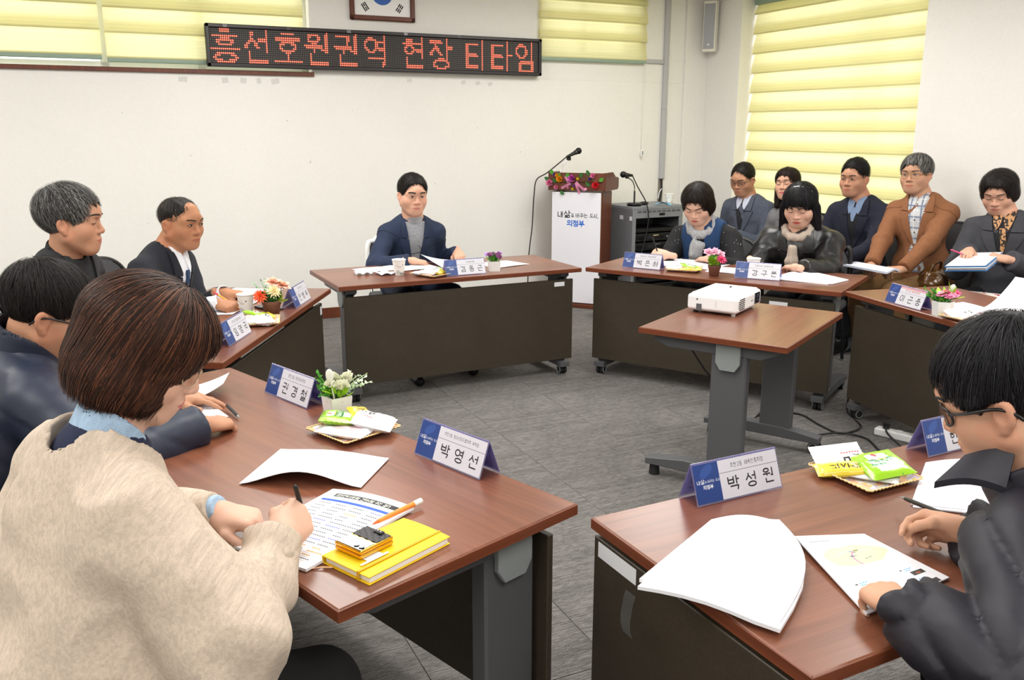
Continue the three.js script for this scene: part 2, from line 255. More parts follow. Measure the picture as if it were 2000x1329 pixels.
// ---------------------------------------------------------------- windows and banded roller blinds
const bandTex = dataTex(128, 128, (u, v) => { const t = hash(floor(v * 128), 5, 3), w = hash(floor(u * 128), floor(v * 128), 7); const k = 1 + (t - .5) * .1 + (w - .5) * .05; return [234 * k, 229 * k, 180 * k]; }, true, .16, .16);   // even pale yellow cloth with a slubbed weave
M.band = mat(0xffffff, .95, { map: bandTex, transmission: .46, thickness: 0 });
function blind(name, label, w, yTop, yBot, P, pos, turn) {            // local x across, z towards the room
  const b = thing(name, label, 'blind', pos, turn, 'yellow banded roller blinds');
  part('bottom_rail', rbox(w, .036, .026, .01, 0, yBot + .018, 0), M.rail, b);
  part('top_box', cbox(w, .06, .07, 0, yTop - .03, -.01, .004), M.rail, b);
  // overlapping curved vanes of one cloth: the lower edge of each hangs in front of the top of the next one down
  const y0 = yBot + .03, vane = grid(1, 14, (u, v) => [(u - .5) * w, v * P * 1.46, lerp(.014, -.024, sstep(0, .8, v)) + .008 * sin(v * PI)], (u, v) => [u * w, v * P * 1.46]);
  const hem = grid(1, 1, (u, v) => [(u - .5) * w, v * P * .075, .011], (u, v) => [u * w, v * P * .075]);
  for (let y = y0; y < yTop - .05; y += P) {
    let o = part('fabric_band', vane, M.band, b); o.position.y = y; o.scale.y = min(1, (yTop - .03 - y) / (P * 1.46));
    for (const [k, dz] of [[1, 0], [.85, -.002], [.7, -.004], [.6, -.006]]) { o = part('hem', hem, M.band, b); o.position.set(0, y, dz); o.scale.y = k; }
  }
  return b;
}
function windowFrame(name, w, h, bars, pos, turn) {
  const g = thing(name, '', '', pos, turn); g.userData = { kind: 'structure' };
  part('window_frame', join(cbox(w, .05, .06, 0, .025, 0), cbox(w, .05, .06, 0, h - .025, 0), cbox(.05, h, .06, -w / 2 + .025, h / 2, 0), cbox(.05, h, .06, w / 2 - .025, h / 2, 0), bars.map((x) => cbox(.06, h, .06, x, h / 2, 0))), M.alu, g);
  const xs = [-w / 2, ...bars, w / 2]; for (let i = 0; i + 1 < xs.length; i++) part('pane', cbox(xs[i + 1] - xs[i] - .05, h - .08, .006, (xs[i] + xs[i + 1]) / 2, h / 2, 0, .001), M.glass, g);
  return g;
}
windowFrame('window_1', W1[1] - W1[0], W1[3] - W1[2], [-1.2, .65, 1.3], [(W1[0] + W1[1]) / 2, W1[2], BACK - .16], 0);
windowFrame('window_2', W2[1] - W2[0], W2[3] - W2[2], [0], [(W2[0] + W2[1]) / 2, W2[2], BACK - .16], 0);
windowFrame('window_3', W3[1] - W3[0], W3[3] - W3[2], [.34], [RIGHT + .3, W3[2], (W3[0] + W3[1]) / 2], -PI / 2);
blind('roller_blind', 'wide yellow banded blind in the high window, beside the split in the fabric', 2.62, 2.62, 1.955, .165, [-1.2, 0, BACK - .05], 0);
blind('roller_blind', 'yellow banded blind in the high window, running behind the red display', 1.37, 2.62, 1.94, .165, [.825, 0, BACK - .045], 0);
blind('roller_blind', 'small yellow banded blind above the lectern with a green rail', 1.06, 2.66, 2.052, .152, [3.99, 0, BACK + .035], 0);
blind('roller_blind', 'tall yellow banded blind in the deep window behind the seated row', 1.9, 2.6, .78, .165, [RIGHT + .14, 0, (W3[0] + W3[1]) / 2], -PI / 2);
// pull cord of the small blind
{ const c = thing('blind_cord', 'thin white bead cord with a small grey weight hanging from small blind', 'cord', [4.5, 1.28, BACK + .045]); part('loop', join(tube([[0, .78, 0], [.004, .3, 0], [.006, .02, 0]], .0025, 20, 5), tube([[.025, .78, 0], [.016, .3, 0], [.01, .02, 0]], .0025, 20, 5)), M.white, c); part('weight', cbox(.024, .055, .014, .008, 0, 0, .003), M.white, c); part('tag', cbox(.012, .035, .003, .008, 0, .0085, .001), M.greyLight, c); }
// cable duct
{ const d = thing('cable_duct', 'grey plastic cable duct running down the back wall by the corner', 'duct', [4.75, 0, BACK]); part('upper_duct', cbox(.05, 1.06, .03, 0, 2.19, .016, .004), M.duct, d); part('lower_duct', cbox(.052, .62, .032, 0, 1.352, .017, .004), M.duct, d); part('side_duct', cbox(.2, .035, .022, -.125, 2.08, .012, .004), M.duct, d); part('open_duct', cbox(.05, .96, .006, 0, .56, .004, .001), mat(0x8d857c, .7), d); part('cable', tube([[-.0, 1.05, .012], [.004, .95, .02], [-.02, .8, .025], [-.02, .1, .03]], .01, 20, 6), M.black, d); part('wire_tie', tube([[-.03, .86, .02], [-.02, .93, .03], [0, .95, .03]], .005, 8, 5), M.white, d); }
// wall speaker
{ const s = thing('wall_speaker', 'slim white column speaker with grey grille on the corner wall', 'speaker', [RIGHT - .085, 2.17, -6.72], -.95); part('cabinet', rbox(.115, .43, .085, .008, 0, .215, 0), mat(0xe9e6da, .5), s); part('grille', cbox(.098, .385, .006, 0, .215, .044, .002), mat(0xa2a4aa, .6, { metalness: .3 }), s); part('badge', cbox(.018, .018, .003, 0, .06, .048, .001), mat(0xdedede, .4), s); part('bracket', cbox(.03, .05, .06, 0, .35, -.06), M.white, s); part('bracket', cbox(.03, .05, .06, 0, .08, -.06), M.white, s); part('wire', tube([[0, .43, -.02], [0, .47, -.03], [0, .53, -.04]], .004, 8, 5), M.white, s); }

// ---------------------------------------------------------------- ceiling light panels
const glow = new THREE.MeshStandardMaterial({ color: 0xffffff, emissive: 0xfffaf0, emissiveIntensity: 1.6, roughness: .6 });
PANELS.forEach(([x, z], i) => {
  const p = thing('ceiling_light', 'square white ceiling light panel, ' + ['first', 'middle', 'last'][i % 3] + ' in the row ' + ['nearest the display wall', 'over the ring centre', 'over the photographer'][floor(i / 3)], 'ceiling light', [x, WH, z], 0, 'ceiling light panels');
  part('frame', join(cbox(1.24, .03, .03, 0, -.015, -.605), cbox(1.24, .03, .03, 0, -.015, .605), cbox(.03, .03, 1.24, -.605, -.015, 0), cbox(.03, .03, 1.24, .605, -.015, 0)), M.white, p);
  part('diffuser', cbox(1.18, .012, 1.18, 0, -.008, 0, .002), glow, p);
  const l = new THREE.RectAreaLight(0xfffefa, PANEL_LIGHT, 1.16, 1.16); l.position.set(x, WH - .035, z); l.rotation.x = -PI / 2; scene.add(l);
});

// ---------------------------------------------------------------- tables
const TH = .673, TD = .635;
const TABLES = { T1: [1.845, -4.859, .024, 1.5], T2: [3.296, -4.092, -1.022, 1.5], T3: [3.642, -2.508, -1.745, 1.5], T4: [.417, -3.99, 1.076, 1.5], T5: [.33, -2.232, 1.915, 1.62], T6: [1.655, -1.212, -3.107, 1.5] };
function onTable(t, lx, lz, y = TH) { const [x, z, a] = TABLES[t]; return [x + lx * cos(a) + lz * sin(a), y, z - lx * sin(a) + lz * cos(a)]; }
const tableTurn = (t) => TABLES[t][2];
function caster(parent, x, z) {
  const c = part('caster', join(cyl(.028, .028, .018, 0, 0, 0, 18).rotateZ(PI / 2).translate(-.013, .028, 0), cyl(.028, .028, .018, 0, 0, 0, 18).rotateZ(PI / 2).translate(.013, .028, 0), cbox(.012, .05, .03, 0, .045, 0)), M.rubber, parent); c.position.set(x, 0, z);
  for (const s of [-1, 1]) part('wheel_rim', new THREE.TorusGeometry(.021, .003, 6, 18).rotateY(PI / 2).translate(s * .023, .028, 0), M.greyLight, c);
}
const topGeo = (L, D) => cbox(L, .027, D, 0, TH - .0135, 0, .0025);
function makeTable(name, label, L, D, pos, turn, o = {}) {
  const t = thing(name, label, 'table', pos, turn, o.group);
  const g = topGeo(L - .004, D - .004); part('tabletop', g, M.top, t);
  part('edge_band', join(cbox(L, .0235, .003, 0, TH - .0138, D / 2 - .0006, .0008), cbox(L, .0235, .003, 0, TH - .0138, -D / 2 + .0006, .0008), cbox(.003, .0235, D, L / 2 - .0006, TH - .0138, 0, .0008), cbox(.003, .0235, D, -L / 2 + .0006, TH - .0138, 0, .0008)), M.edge, t);
  if (!o.noPanel) { const p = part('modesty_panel', cbox(L - .07, .5, .018, 0, .352, D / 2 - .05, .002), M.panel, t); if (o.stickers) for (const [x, y, w, h] of o.stickers) part('sticker', cbox(w, h, .0015, x, y, D / 2 - .0405, .0005), M.sticker, p); }
  part('rail', cbox(L - .16, .03, .04, 0, TH - .06, 0, .004), M.greyDark, t);
  for (const s of [-1, 1]) {
    const x = s * (L / 2 - (o.inset ?? .085));
    const leg = part('leg', cbox(.05, TH - .15, .15, x, .095 + (TH - .15) / 2 - .02, o.legz ?? .165, .006), M.grey, t);
    part('leg_cover', join(ext([[-.05, .05], [.05, .05], [.05, -.025], [.03, -.055], [-.03, -.055], [-.05, -.025]], .012, .002).rotateY(s * PI / 2).translate(x + s * .028, TH - .085, o.legz ?? .165)), M.greyLight, leg);
    part('arm', ext([[-.26, 0], [.26, 0], [.26, -.02], [.2, -.045], [-.2, -.045], [-.26, -.02]], .05, .003).rotateY(PI / 2).translate(x - .025, TH - .032, 0), M.grey, t);
    const foot = part('foot', ext([[-.28, .0], [.28, .0], [.28, .022], [.1, .046], [-.1, .046], [-.28, .022]], .06, .003).rotateY(PI / 2).translate(x - .03, .055, 0), M.grey, t);
    caster(t, x, o.flip ? -.26 : .24);
    if (o.glide) part('glide', cyl(.02, .024, .05, x, .027, .25), M.rubber, t); else caster(t, x, -.24);
  }
  return t;
}
const mk = (n, label, o) => { const [x, z, a, L] = TABLES[n]; return makeTable('folding_table', label, L, TD, [x, 0, z], a, { group: 'folding tables set in a ring', ...o }); };
mk('T1', 'wood-top folding table under the man in navy blazer and grey turtleneck', { stickers: [[.62, .575, .07, .026]] });
mk('T2', 'wood-top folding table where the two women sit writing', { stickers: [[.42, .565, .1, .03], [.63, .53, .1, .035]] });
mk('T3', 'wood-top folding table with pink flowers and a propped sheet of paper', {});
mk('T4', 'wood-top folding table in front of the man in dark suit and tie', { stickers: [[.69, .565, .03, .045]] });
mk('T5', 'wood-top folding table with yellow notebook and white flowers on it', {});
{ const t = mk('T6', 'wood-top folding table with a splayed white paper stack and taped end panel', {});
  const p = part('end_panel', cbox(.018, .6, TD - .02, .738, .335, 0, .002), M.panel, t);
  part('tape', cbox(.001, .035, .14, .7476, .61, .22, .0003), M.sticker, p); part('tape', grid(3, 6, (u, v) => [.749 + .002 * sin(v * 9), .47 + v * .1, .17 + (u - .5) * .035 + .01 * sin(v * 4)]), M.tape, p);
}
makeTable('projector_table', 'small wood-top table in the ring centre carrying the white projector', .808, .635, [2.528, 0, -2.97], -1.041 - PI / 2, { noPanel: 1, glide: 1, flip: 1, legz: -.07, inset: .07 });

// ---------------------------------------------------------------- red LED display, flag picture
{
  const LED = { '흥': [[[.35, .02], [.65, .02]], [[.08, .17], [.92, .17]], circle(.5, .36, .28, .09), [[0, .58], [1, .58]], circle(.5, .85, .4, .13)], '호': [[[.32, .03], [.68, .03]], [[.05, .2], [.95, .2]], circle(.5, .46, .3, .15), [[.5, .63], [.5, .9]], [[.02, .93], [.98, .93]]] };
  const COLS = 188, ROWS = 16, S = 10, on = new Set(); let cx = 0;
  const seg = (px, py, a, b) => { const dx = b[0] - a[0], dy = b[1] - a[1], t = clamp(((px - a[0]) * dx + (py - a[1]) * dy) / (dx * dx + dy * dy + 1e-9), 0, 1); return hypot(px - a[0] - dx * t, py - a[1] - dy * t); };
  for (const ch of '흥선호원권역 현장 티타임') {
    if (ch === ' ') { cx += 6; continue; }
    const st = LED[ch] || syllable(ch);
    for (let r = 0; r < 16; r++) for (let c = 0; c < 15; c++) { const px = (c - .2) / 13.6, py = (r - .4) / 14.8; let d = 9; for (const s of st) for (let i = 0; i + 1 < s.length; i++) d = min(d, seg(px, py, s[i], s[i + 1])); if (d < .052) on.add((cx + c) + ',' + r); }
    cx += 16;
  }
  const draw = (lit) => (g, w, h) => {
    g.fillStyle = lit ? '#000' : '#1b1518'; g.fillRect(0, 0, w, h);
    for (let r = 0; r < ROWS; r++) for (let c = 0; c < COLS; c++) { const o = on.has(c + ',' + r); if (lit && !o) continue; g.fillStyle = o ? (lit ? '#ff3a20' : '#ff8a70') : '#8e887a'; g.beginPath(); g.arc((c + .5) * S, (r + .5) * S, o ? 3.9 : 2.1, 0, 7); g.fill(); if (o && lit) { g.fillStyle = '#ffb38a'; g.beginPath(); g.arc((c + .5) * S, (r + .5) * S, 1.7, 0, 7); g.fill(); } }
  };
  const face = new THREE.MeshStandardMaterial({ color: 0xffffff, roughness: .6, map: canvasTex(COLS * S, ROWS * S, draw(false)), emissive: 0xffffff, emissiveMap: canvasTex(COLS * S, ROWS * S, draw(true)), emissiveIntensity: 1.25 });
  const d = thing('led_display', 'long black LED message board glowing with red Korean letters', 'display', [2.125, 1.925, BACK + .035]);
  part('housing', cbox(2.67, .293, .05, 0, .1465, 0, .004), M.black, d);
  const fm = mat(0x241f20, .35);
  for (const s of [-1, 1]) { part('frame_rail', cbox(2.67, .026, .02, 0, .1465 + s * .1335, .034, .004), fm, d); part('frame_post', cbox(.026, .293, .02, s * 1.322, .1465, .034, .004), fm, d); }
  const q = quadUV(2.618, .238, .0258); q.translate(0, .1465, 0); part('screen', q, face, d);
  const rl = new THREE.RectAreaLight(0xff4020, .35, 2.6, .22); rl.position.set(2.125, 1.925 + .1465, BACK + .075); rl.rotation.y = PI; scene.add(rl);
  for (let i = 0; i < 6; i++) part('tape', cbox(.03, .02, .001, -1.2 + i * .45, .28, .0445, .0003), M.tape, d);
}
{
  const f = thing('framed_flag', 'national flag print in a dark wooden frame above the display', 'picture', [2.113, 2.3, BACK + .002]);
  const W = .517, H = .4;
  for (const s of [-1, 1]) { part('frame_side', cbox(.036, H, .03, s * (W / 2 - .018), H / 2, .015, .006), M.redwood, f); part('frame_rail', cbox(W, .036, .03, 0, H / 2 + s * (H / 2 - .018), .015, .006), M.redwood, f); }
  const q = quadUV(W - .06, H - .06, .012); q.translate(0, H / 2, 0);
  part('print', q, mat(0xffffff, .5, { map: canvasTex(768, 570, (g, w, h) => {
    g.fillStyle = '#f4f4f4'; g.fillRect(0, 0, w, h); const cx = w / 2, cy = h / 2, r = h * .25;
    g.save(); g.translate(cx, cy); g.rotate(.588); g.fillStyle = '#2f62b8'; g.beginPath(); g.arc(0, 0, r, 0, 7); g.fill(); g.fillStyle = '#d8323c'; g.beginPath(); g.arc(0, 0, r, PI, 2 * PI); g.fill(); g.beginPath(); g.arc(-r / 2, 0, r / 2, 0, 7); g.fill(); g.fillStyle = '#2f62b8'; g.beginPath(); g.arc(r / 2, 0, r / 2, 0, 7); g.fill(); g.restore();
    [[-1, -1, '111'], [1, 1, '000'], [-1, 1, '101'], [1, -1, '010']].forEach(([sx, sy, k]) => { g.save(); g.translate(cx + sx * w * .3, cy + sy * h * .3); g.rotate(sx * sy > 0 ? -.98 + PI : .98); g.fillStyle = '#111'; for (let i = 0; i < 3; i++) { const y = (i - 1) * 24; k[i] === '1' ? g.fillRect(-52, y - 8, 104, 16) : (g.fillRect(-52, y - 8, 48, 16), g.fillRect(4, y - 8, 48, 16)); } g.restore(); });
  }) }), f);
}

// ---------------------------------------------------------------- flowers
function petal(L, W, bend, cup, tip = .5) { return grid(2, 4, (u, v) => { const w = W * sin(PI * pow(clamp(v * .92 + .06, 0, 1), tip)), x = (u - .5) * w, a = bend * v; return [x, L * v * cos(a * .6) + 0, L * v * sin(a) + cup * x * x / W]; }); }
function bloom(R, rings, n, o = {}) {                                 // rings of petals, opening upwards (+y)
  const l = [];
  for (let k = 0; k < rings; k++) {
    const t = rings > 1 ? k / (rings - 1) : 0, L = R * lerp(.55, 1, t), tilt = lerp(o.t0 ?? .15, o.t1 ?? 1.2, t), m = max(3, Math.round(n * lerp(.6, 1, t)));
    for (let i = 0; i < m; i++) { const p = petal(L, (o.w ?? 1) * R * lerp(.8, 1, t), o.bend ?? .4, o.cup ?? .6, o.tip ?? .6); p.rotateX(tilt + rr(-.1, .1)); p.translate(0, 0, R * .06 * (1 - t)); p.rotateY((i + k * .5 + rr(-.15, .15)) / m * 2 * PI); l.push(p); }
  }
  return join(l);
}
const petalMat = (c) => mat(c, .6, { side: THREE.DoubleSide, transmission: .15, thickness: 0 });
const C = { pink: petalMat(0xf29ac0), hot: petalMat(0xe8487f), rose: petalMat(0xd86ac4), palepink: petalMat(0xf8bcd2), peach: petalMat(0xf6c4ac), cream: petalMat(0xf6e3ae), orange: petalMat(0xf0602c), yellow: petalMat(0xf2b318), lemon: petalMat(0xf0dc1c), red: petalMat(0xe8303e), purple: petalMat(0x6b48b8), plum: petalMat(0x6a1e5c), whiteP: petalMat(0xf2f2de), lime: petalMat(0xd6e68a),
  leaf: mat(0x4c9a2e, .55, { side: THREE.DoubleSide }), leafDark: mat(0x2f6a2c, .55, { side: THREE.DoubleSide }), leafLime: mat(0x9ccc2e, .5, { side: THREE.DoubleSide }), soil: mat(0x3a2c1e, .9) };
function leafGeo(L, W) { return grid(2, 5, (u, v) => { const w = W * sin(PI * pow(v * .96 + .02, .8)); return [(u - .5) * w, L * v, .12 * L * v * v + abs(u - .5) * w * .25]; }); }
function foliage(parent, n, R, y, m, L, W, lift = .6, cone = 1) {
  const l = []; for (let i = 0; i < n; i++) { const g = leafGeo(rr(.7, 1.1) * L, W * rr(.8, 1.2)); g.rotateX(rr(.1, 1.2) * cone); g.rotateY(rr(0, 6.28)); const a = rr(0, 6.28), r = R * sqrt(rnd()); g.translate(cos(a) * r, y + rr(0, lift) * L, sin(a) * r); l.push(g); }
  const o = part('foliage', join(l), m, parent); o.userData.kind = 'stuff'; return o;
}
function fern(parent, n, x, y, z, m, L, dir) { const l = []; for (let i = 0; i < n; i++) { const a = rr(-1, 1), b = rr(.2, 1.1); const tip = [x + (dir[0] + a * .5) * L * rr(.6, 1), y + L * b, z + (dir[1] + rr(-.6, .6)) * L]; l.push(tube([[x, y, z], [(x + tip[0]) / 2, y + L * b * .6, (z + tip[2]) / 2], tip], .0012, 6, 4)); for (let k = 0; k < 7; k++) { const t = .35 + k * .1, g = leafGeo(.014, .009); g.rotateX(rr(0, 1.5)); g.rotateY(rr(0, 6.28)); g.translate(lerp(x, tip[0], t), lerp(y, tip[1], t * .5 + t * t * .5), lerp(z, tip[2], t)); l.push(g); } } const o = part('fern', join(l), m, parent); o.userData.kind = 'stuff'; }
function flower(parent, name, geo, m, x, y, z, tx = 0, tz = 0) { const o = part(name, geo, m, parent); o.position.set(x, y, z); o.rotation.set(tx, 0, tz); return o; }
function stems(parent, pts, y0) { pts.forEach(([x, y, z]) => part('stem', tube([[x * .3, y0, z * .3], [x * .7, (y + y0) / 2, z * .7], [x, y, z]], .0018, 6, 5), C.leaf, parent)); }
function ceramicPot(parent, w, h, m, hex) {
  const n = hex ? 6 : 4, r = w / 2 / cos(PI / n), pr = [[r * .86, 0], [r, h * .96], [r, h], [r * .88, h], [r * .82, h * .3], [0, h * .3]];
  const g = new THREE.LatheGeometry([[0, 0], ...pr].map(([x, y]) => new THREE.Vector2(max(x, .0001), y)), n).toNonIndexed(); g.computeVertexNormals(); g.rotateY(PI / n); part('pot', g, m, parent); part('soil', cyl(r * .7, r * .7, .004, 0, h * .8, 0, n), C.soil, parent);
}
const ceramic = mat(0xf0f0ee, .3), clay = mat(0x6a4030, .6);
function clayPot(parent, r, h) { part('pot', lathe([[0, 0], [r * .72, 0], [r * .94, h * .74], [r * 1.0, h * .76], [r * 1.04, h], [r * .92, h], [r * .86, h * .8], [0, h * .8]], 28), clay, parent); part('soil', cyl(r * .86, r * .86, .004, 0, h * .86, 0), C.soil, parent); }
{ // white roses, near table
  const p = thing('potted_roses', 'white cube pot of cream roses beside the snack tray on near table', 'flower pot', onTable('T5', .092, .285), .25);
  ceramicPot(p, .066, .062, ceramic); foliage(p, 40, .03, .055, C.leafLime, .04, .018); fern(p, 7, -.015, .06, 0, C.leaf, .07, [-.8, 0]); fern(p, 5, .01, .06, 0, mat(0xd8eec8, .6), .07, [.9, .2]);
  const P = [[-.03, .098, .012], [.002, .108, -.01], [.028, .112, .01], [.012, .092, .028], [.036, .094, -.016], [-.01, .095, .026]]; stems(p, P, .05); P.forEach(([x, y, z], i) => flower(p, 'rose', bloom(.0235, 4, 6, { t1: .7, w: 1.3, bend: -.3, cup: .9 }), i % 2 ? C.whiteP : i === 3 || i === 5 ? C.lime : C.whiteP, x, y, z, rr(-.3, .5), rr(-.5, .5)));
  const s = part('spoon', join(new THREE.SphereGeometry(.013, 14, 10).scale(.95, 1.5, .25).translate(0, .135, 0), cyl(.002, .002, .09, 0, .075, 0, 6)), mat(0xe8e8e0, .4), p, 'white plastic spoon stuck in the pot'); s.position.set(-.012, 0, .025); s.rotation.z = .15;
}
{ // pansies
  const p = thing('potted_pansies', 'small white cube pot of purple pansies by the nameplate', 'flower pot', onTable('T1', .225, .186), -.3);
  ceramicPot(p, .072, .058, ceramic); foliage(p, 46, .03, .055, C.leaf, .04, .009, .5, .6); foliage(p, 8, .03, .05, C.leafLime, .05, .012, .2, 1);
  const P = [[-.04, .1, .0], [-.025, .102, .02], [.022, .1, .02], [.035, .108, 0], [.028, .088, .03], [0, .098, -.01]]; stems(p, P, .05); P.forEach(([x, y, z], i) => flower(p, 'pansy', bloom(.021, 2, 5, { t0: .8, t1: 1.3, w: 1.3 }), i === 0 || i === 3 ? petalMat(0xb48ad0) : C.plum, x, y, z, rr(.2, .9), rr(-.4, .4)));
}
{ // clay pot with pink carnation and blossoms
  const p = thing('potted_carnation', 'brown clay pot with pink blossoms standing between the two writing women', 'flower pot', onTable('T2', .02, .2), -.6);
  clayPot(p, .036, .064); foliage(p, 26, .03, .06, C.leafLime, .05, .028); foliage(p, 14, .02, .07, C.leaf, .05, .02);
  const P = [[-.035, .138, .0], [-.005, .142, .01], [.028, .125, -.01], [.035, .1, .03]]; stems(p, P, .05); P.forEach(([x, y, z], i) => flower(p, 'blossom', i === 3 ? bloom(.034, 4, 12, { w: .4, t1: 1.25 }) : bloom(.034, 3, 6, { w: 1.1, t1: 1.2 }), i === 3 ? C.hot : C.palepink, x, y, z, .5, rr(-.4, .3)));
}
{ // clay pot with chrysanthemums
  const p = thing('potted_chrysanthemums', 'brown clay pot with orange and cream chrysanthemums by paper cup', 'flower pot', onTable('T4', .053, .235), .1);
  clayPot(p, .042, .07); foliage(p, 16, .035, .06, C.leafDark, .05, .03); foliage(p, 6, .04, .06, mat(0x7d8a20, .5, { side: THREE.DoubleSide }), .06, .035, .2, 1.2); fern(p, 8, -.01, .07, -.02, mat(0x86c480, .6), .08, [-.2, -.6]);
  const P = [[-.055, .098, .02], [.006, .115, .03], [.02, .145, -.02], [.055, .13, -.01]]; stems(p, P, .06); P.forEach(([x, y, z], i) => flower(p, 'chrysanthemum', i < 2 ? bloom(.036, 4, 14, { w: .34, t1: 1.4 }) : bloom(.045, 3, 6, { w: 1.1, t1: 1.2 }), [C.orange, C.cream, C.peach, C.peach][i], x, y, z, i < 2 ? .9 : .2, i === 0 ? .5 : -.2));
}
{ // hexagonal pot
  const p = thing('potted_pink_flowers', 'white hexagonal pot of pink flowers with a plastic spoon in it', 'flower pot', onTable('T3', -.112, .27), -.8);
  ceramicPot(p, .082, .066, ceramic, true); fern(p, 10, -.02, .06, 0, C.leaf, .07, [-.8, .2]); foliage(p, 10, .03, .06, C.leafLime, .06, .025); foliage(p, 20, .03, .06, C.leaf, .035, .012);
  const P = [[-.012, .095, .02], [.012, .098, .005], [.035, .092, .015], [.045, .098, -.01], [.02, .088, .03]]; stems(p, P, .05); P.forEach(([x, y, z], i) => flower(p, 'rose', bloom(.028, 3, 7, { w: 1, t1: .9 }), [C.pink, C.hot, C.pink, C.hot, C.pink][i], x, y, z, .3, rr(-.4, .4)));
  const s = part('spoon', join(new THREE.SphereGeometry(.013, 14, 10).scale(.95, 1.5, .25).translate(0, .135, 0), cyl(.002, .002, .09, 0, .075, 0, 6)), M.white, p, 'white plastic spoon stuck in the pot'); s.rotation.z = -.3; s.position.set(-.01, -.004, 0);
}

// ---------------------------------------------------------------- lectern with garland, rack, microphones
const cable = (name, label, pts, r = .004, m = M.black) => { const c = part(name, tube(pts, r, max(20, pts.length * 10), 6), m); c.name = numbered(name); return tag(c, label, 'cable'); };
{
  const lx = 3.6, lz = -6.42, a = -.85, L = thing('lectern', 'dark wood lectern with a white slogan board, against the back wall', 'lectern', [lx, 0, lz], a);
  part('body', cbox(.45, .98, .26, 0, .49, -.14, .004), M.redwood, L);
  part('top_front', cbox(.5, .145, .02, 0, 1.065, .0, .003), M.redwood, L);
  for (const s of [-1, 1]) part('top_side', ext([[.01, 0], [-.34, 0], [-.36, .02], [-.36, .09], [-.33, .1], [-.28, .1], [-.2, .145], [.01, .145]], .02, .002).rotateY(-PI / 2).translate(s * .24 + .01, .992, -.01), M.redwood, L);
  part('desk', cbox(.46, .02, .36, 0, 1.06, -.17, .003).rotateX(0), M.redwood, L);
  part('plinth', cbox(.5, .035, .32, 0, .0175, -.14, .004), M.redwood, L);
  const q = quadUV(.43, .93, .0); q.translate(0, .51, .004);
  const b = part('slogan_board', cbox(.43, .935, .008, 0, .51, -.004, .001), M.white, L);
  part('board_print', q, mat(0xffffff, .5, { map: canvasTex(520, 1120, (g, w, h) => { g.fillStyle = '#ecebf2'; g.fillRect(0, 0, w, h); slogan(g, 62, 190, 52, '#1d1d26', '#1d66cc'); }) }), b);
  // garland: a thing lying on the lectern's front
  const G = thing('flower_garland', 'garland of ribbon roses and a pink bow on the lectern front', 'garland', [lx, 1.06, lz], a);
  const F = (nm, R, m, x, y, big) => { const o = part(nm, bloom(R, big ? 5 : 3, 6, { w: 1.35, t0: .1, t1: .85, bend: -.2, cup: .8 }), m, G); o.position.set(x, y, .02); o.rotation.set(PI / 2 - .2, 0, rr(-.2, .2)); };
  const k = 1 / 265;  // from lectern drawing to metres
  [['rose', .04, C.pink, -.235, -.01, 1], ['rose', .026, C.pink, -.175, -.045, 1], ['rose', .038, C.yellow, -.145, .022, 1], ['rose', .02, C.yellow, -.168, .055, 0], ['rose', .042, C.rose, -.035, .03, 1], ['rose', .04, C.red, .172, -.022, 1], ['rose', .03, C.pink, .148, .058, 1], ['bud', .014, C.purple, -.195, .062, 0], ['bud', .015, C.purple, .12, .03, 0], ['bud', .012, C.purple, -.016, -.025, 0], ['bud', .017, C.lemon, .018, .03, 0], ['bud', .014, C.lemon, -.025, -.055, 0], ['bud', .013, C.palepink, -.068, -.045, 0]].forEach(([n, R, m, x, y, b]) => F(n, R, m, x, y, b));
  [[-.21, .08, .3], [-.24, .035, 1.1], [-.178, .012, .6], [-.085, .055, -.4], [.03, .062, -.6], [.11, .08, .4], [.2, .035, -1], [.12, -.005, .9], [-.14, -.055, -2.2], [-.15, .05, 0]].forEach(([x, y, r], i) => { const o = part('leaf', leafGeo(.048, .034), i % 3 ? C.leafDark : C.leaf, G); o.position.set(x, y - .02, .012); o.rotation.z = r; });
  const rib = mat(0xe08cb4, .5, { side: THREE.DoubleSide, transmission: .2, thickness: 0 });
  const ribbon = (p0, p1, w) => part('ribbon', grid(2, 8, (u, v) => { const dx = p1[0] - p0[0], dy = p1[1] - p0[1], l = hypot(dx, dy); return [lerp(p0[0], p1[0], v) - dy / l * (u - .5) * w, lerp(p0[1], p1[1], v) + dx / l * (u - .5) * w, .018 + .008 * sin(v * 5)]; }), rib, G);
  ribbon([-.045, -.01], [-.13, -.05], .02); ribbon([.0, .0], [.03, -.09], .02); ribbon([.0, .005], [.075, -.065], .022); ribbon([.075, -.065], [.09, -.045], .02);
  ribbon([-.06, .0], [-.1, .05], .02); ribbon([-.06, .005], [-.075, -.012], .03);
  part('garland_wire', join(tube([[-.2, .02, .014], [-.1, .0, .014], [.02, .045, .014], [.1, .05, .014], [.17, .0, .014]], .0016, 40, 4), tube([[.02, .02, .014], [.06, .025, .016], [.12, .02, .014]], .0014, 20, 4), tube([[.02, .0, .014], [.07, -.01, .016], [.13, 0, .014]], .0014, 20, 4)), M.leafWire = mat(0x57602c, .5), G);
}
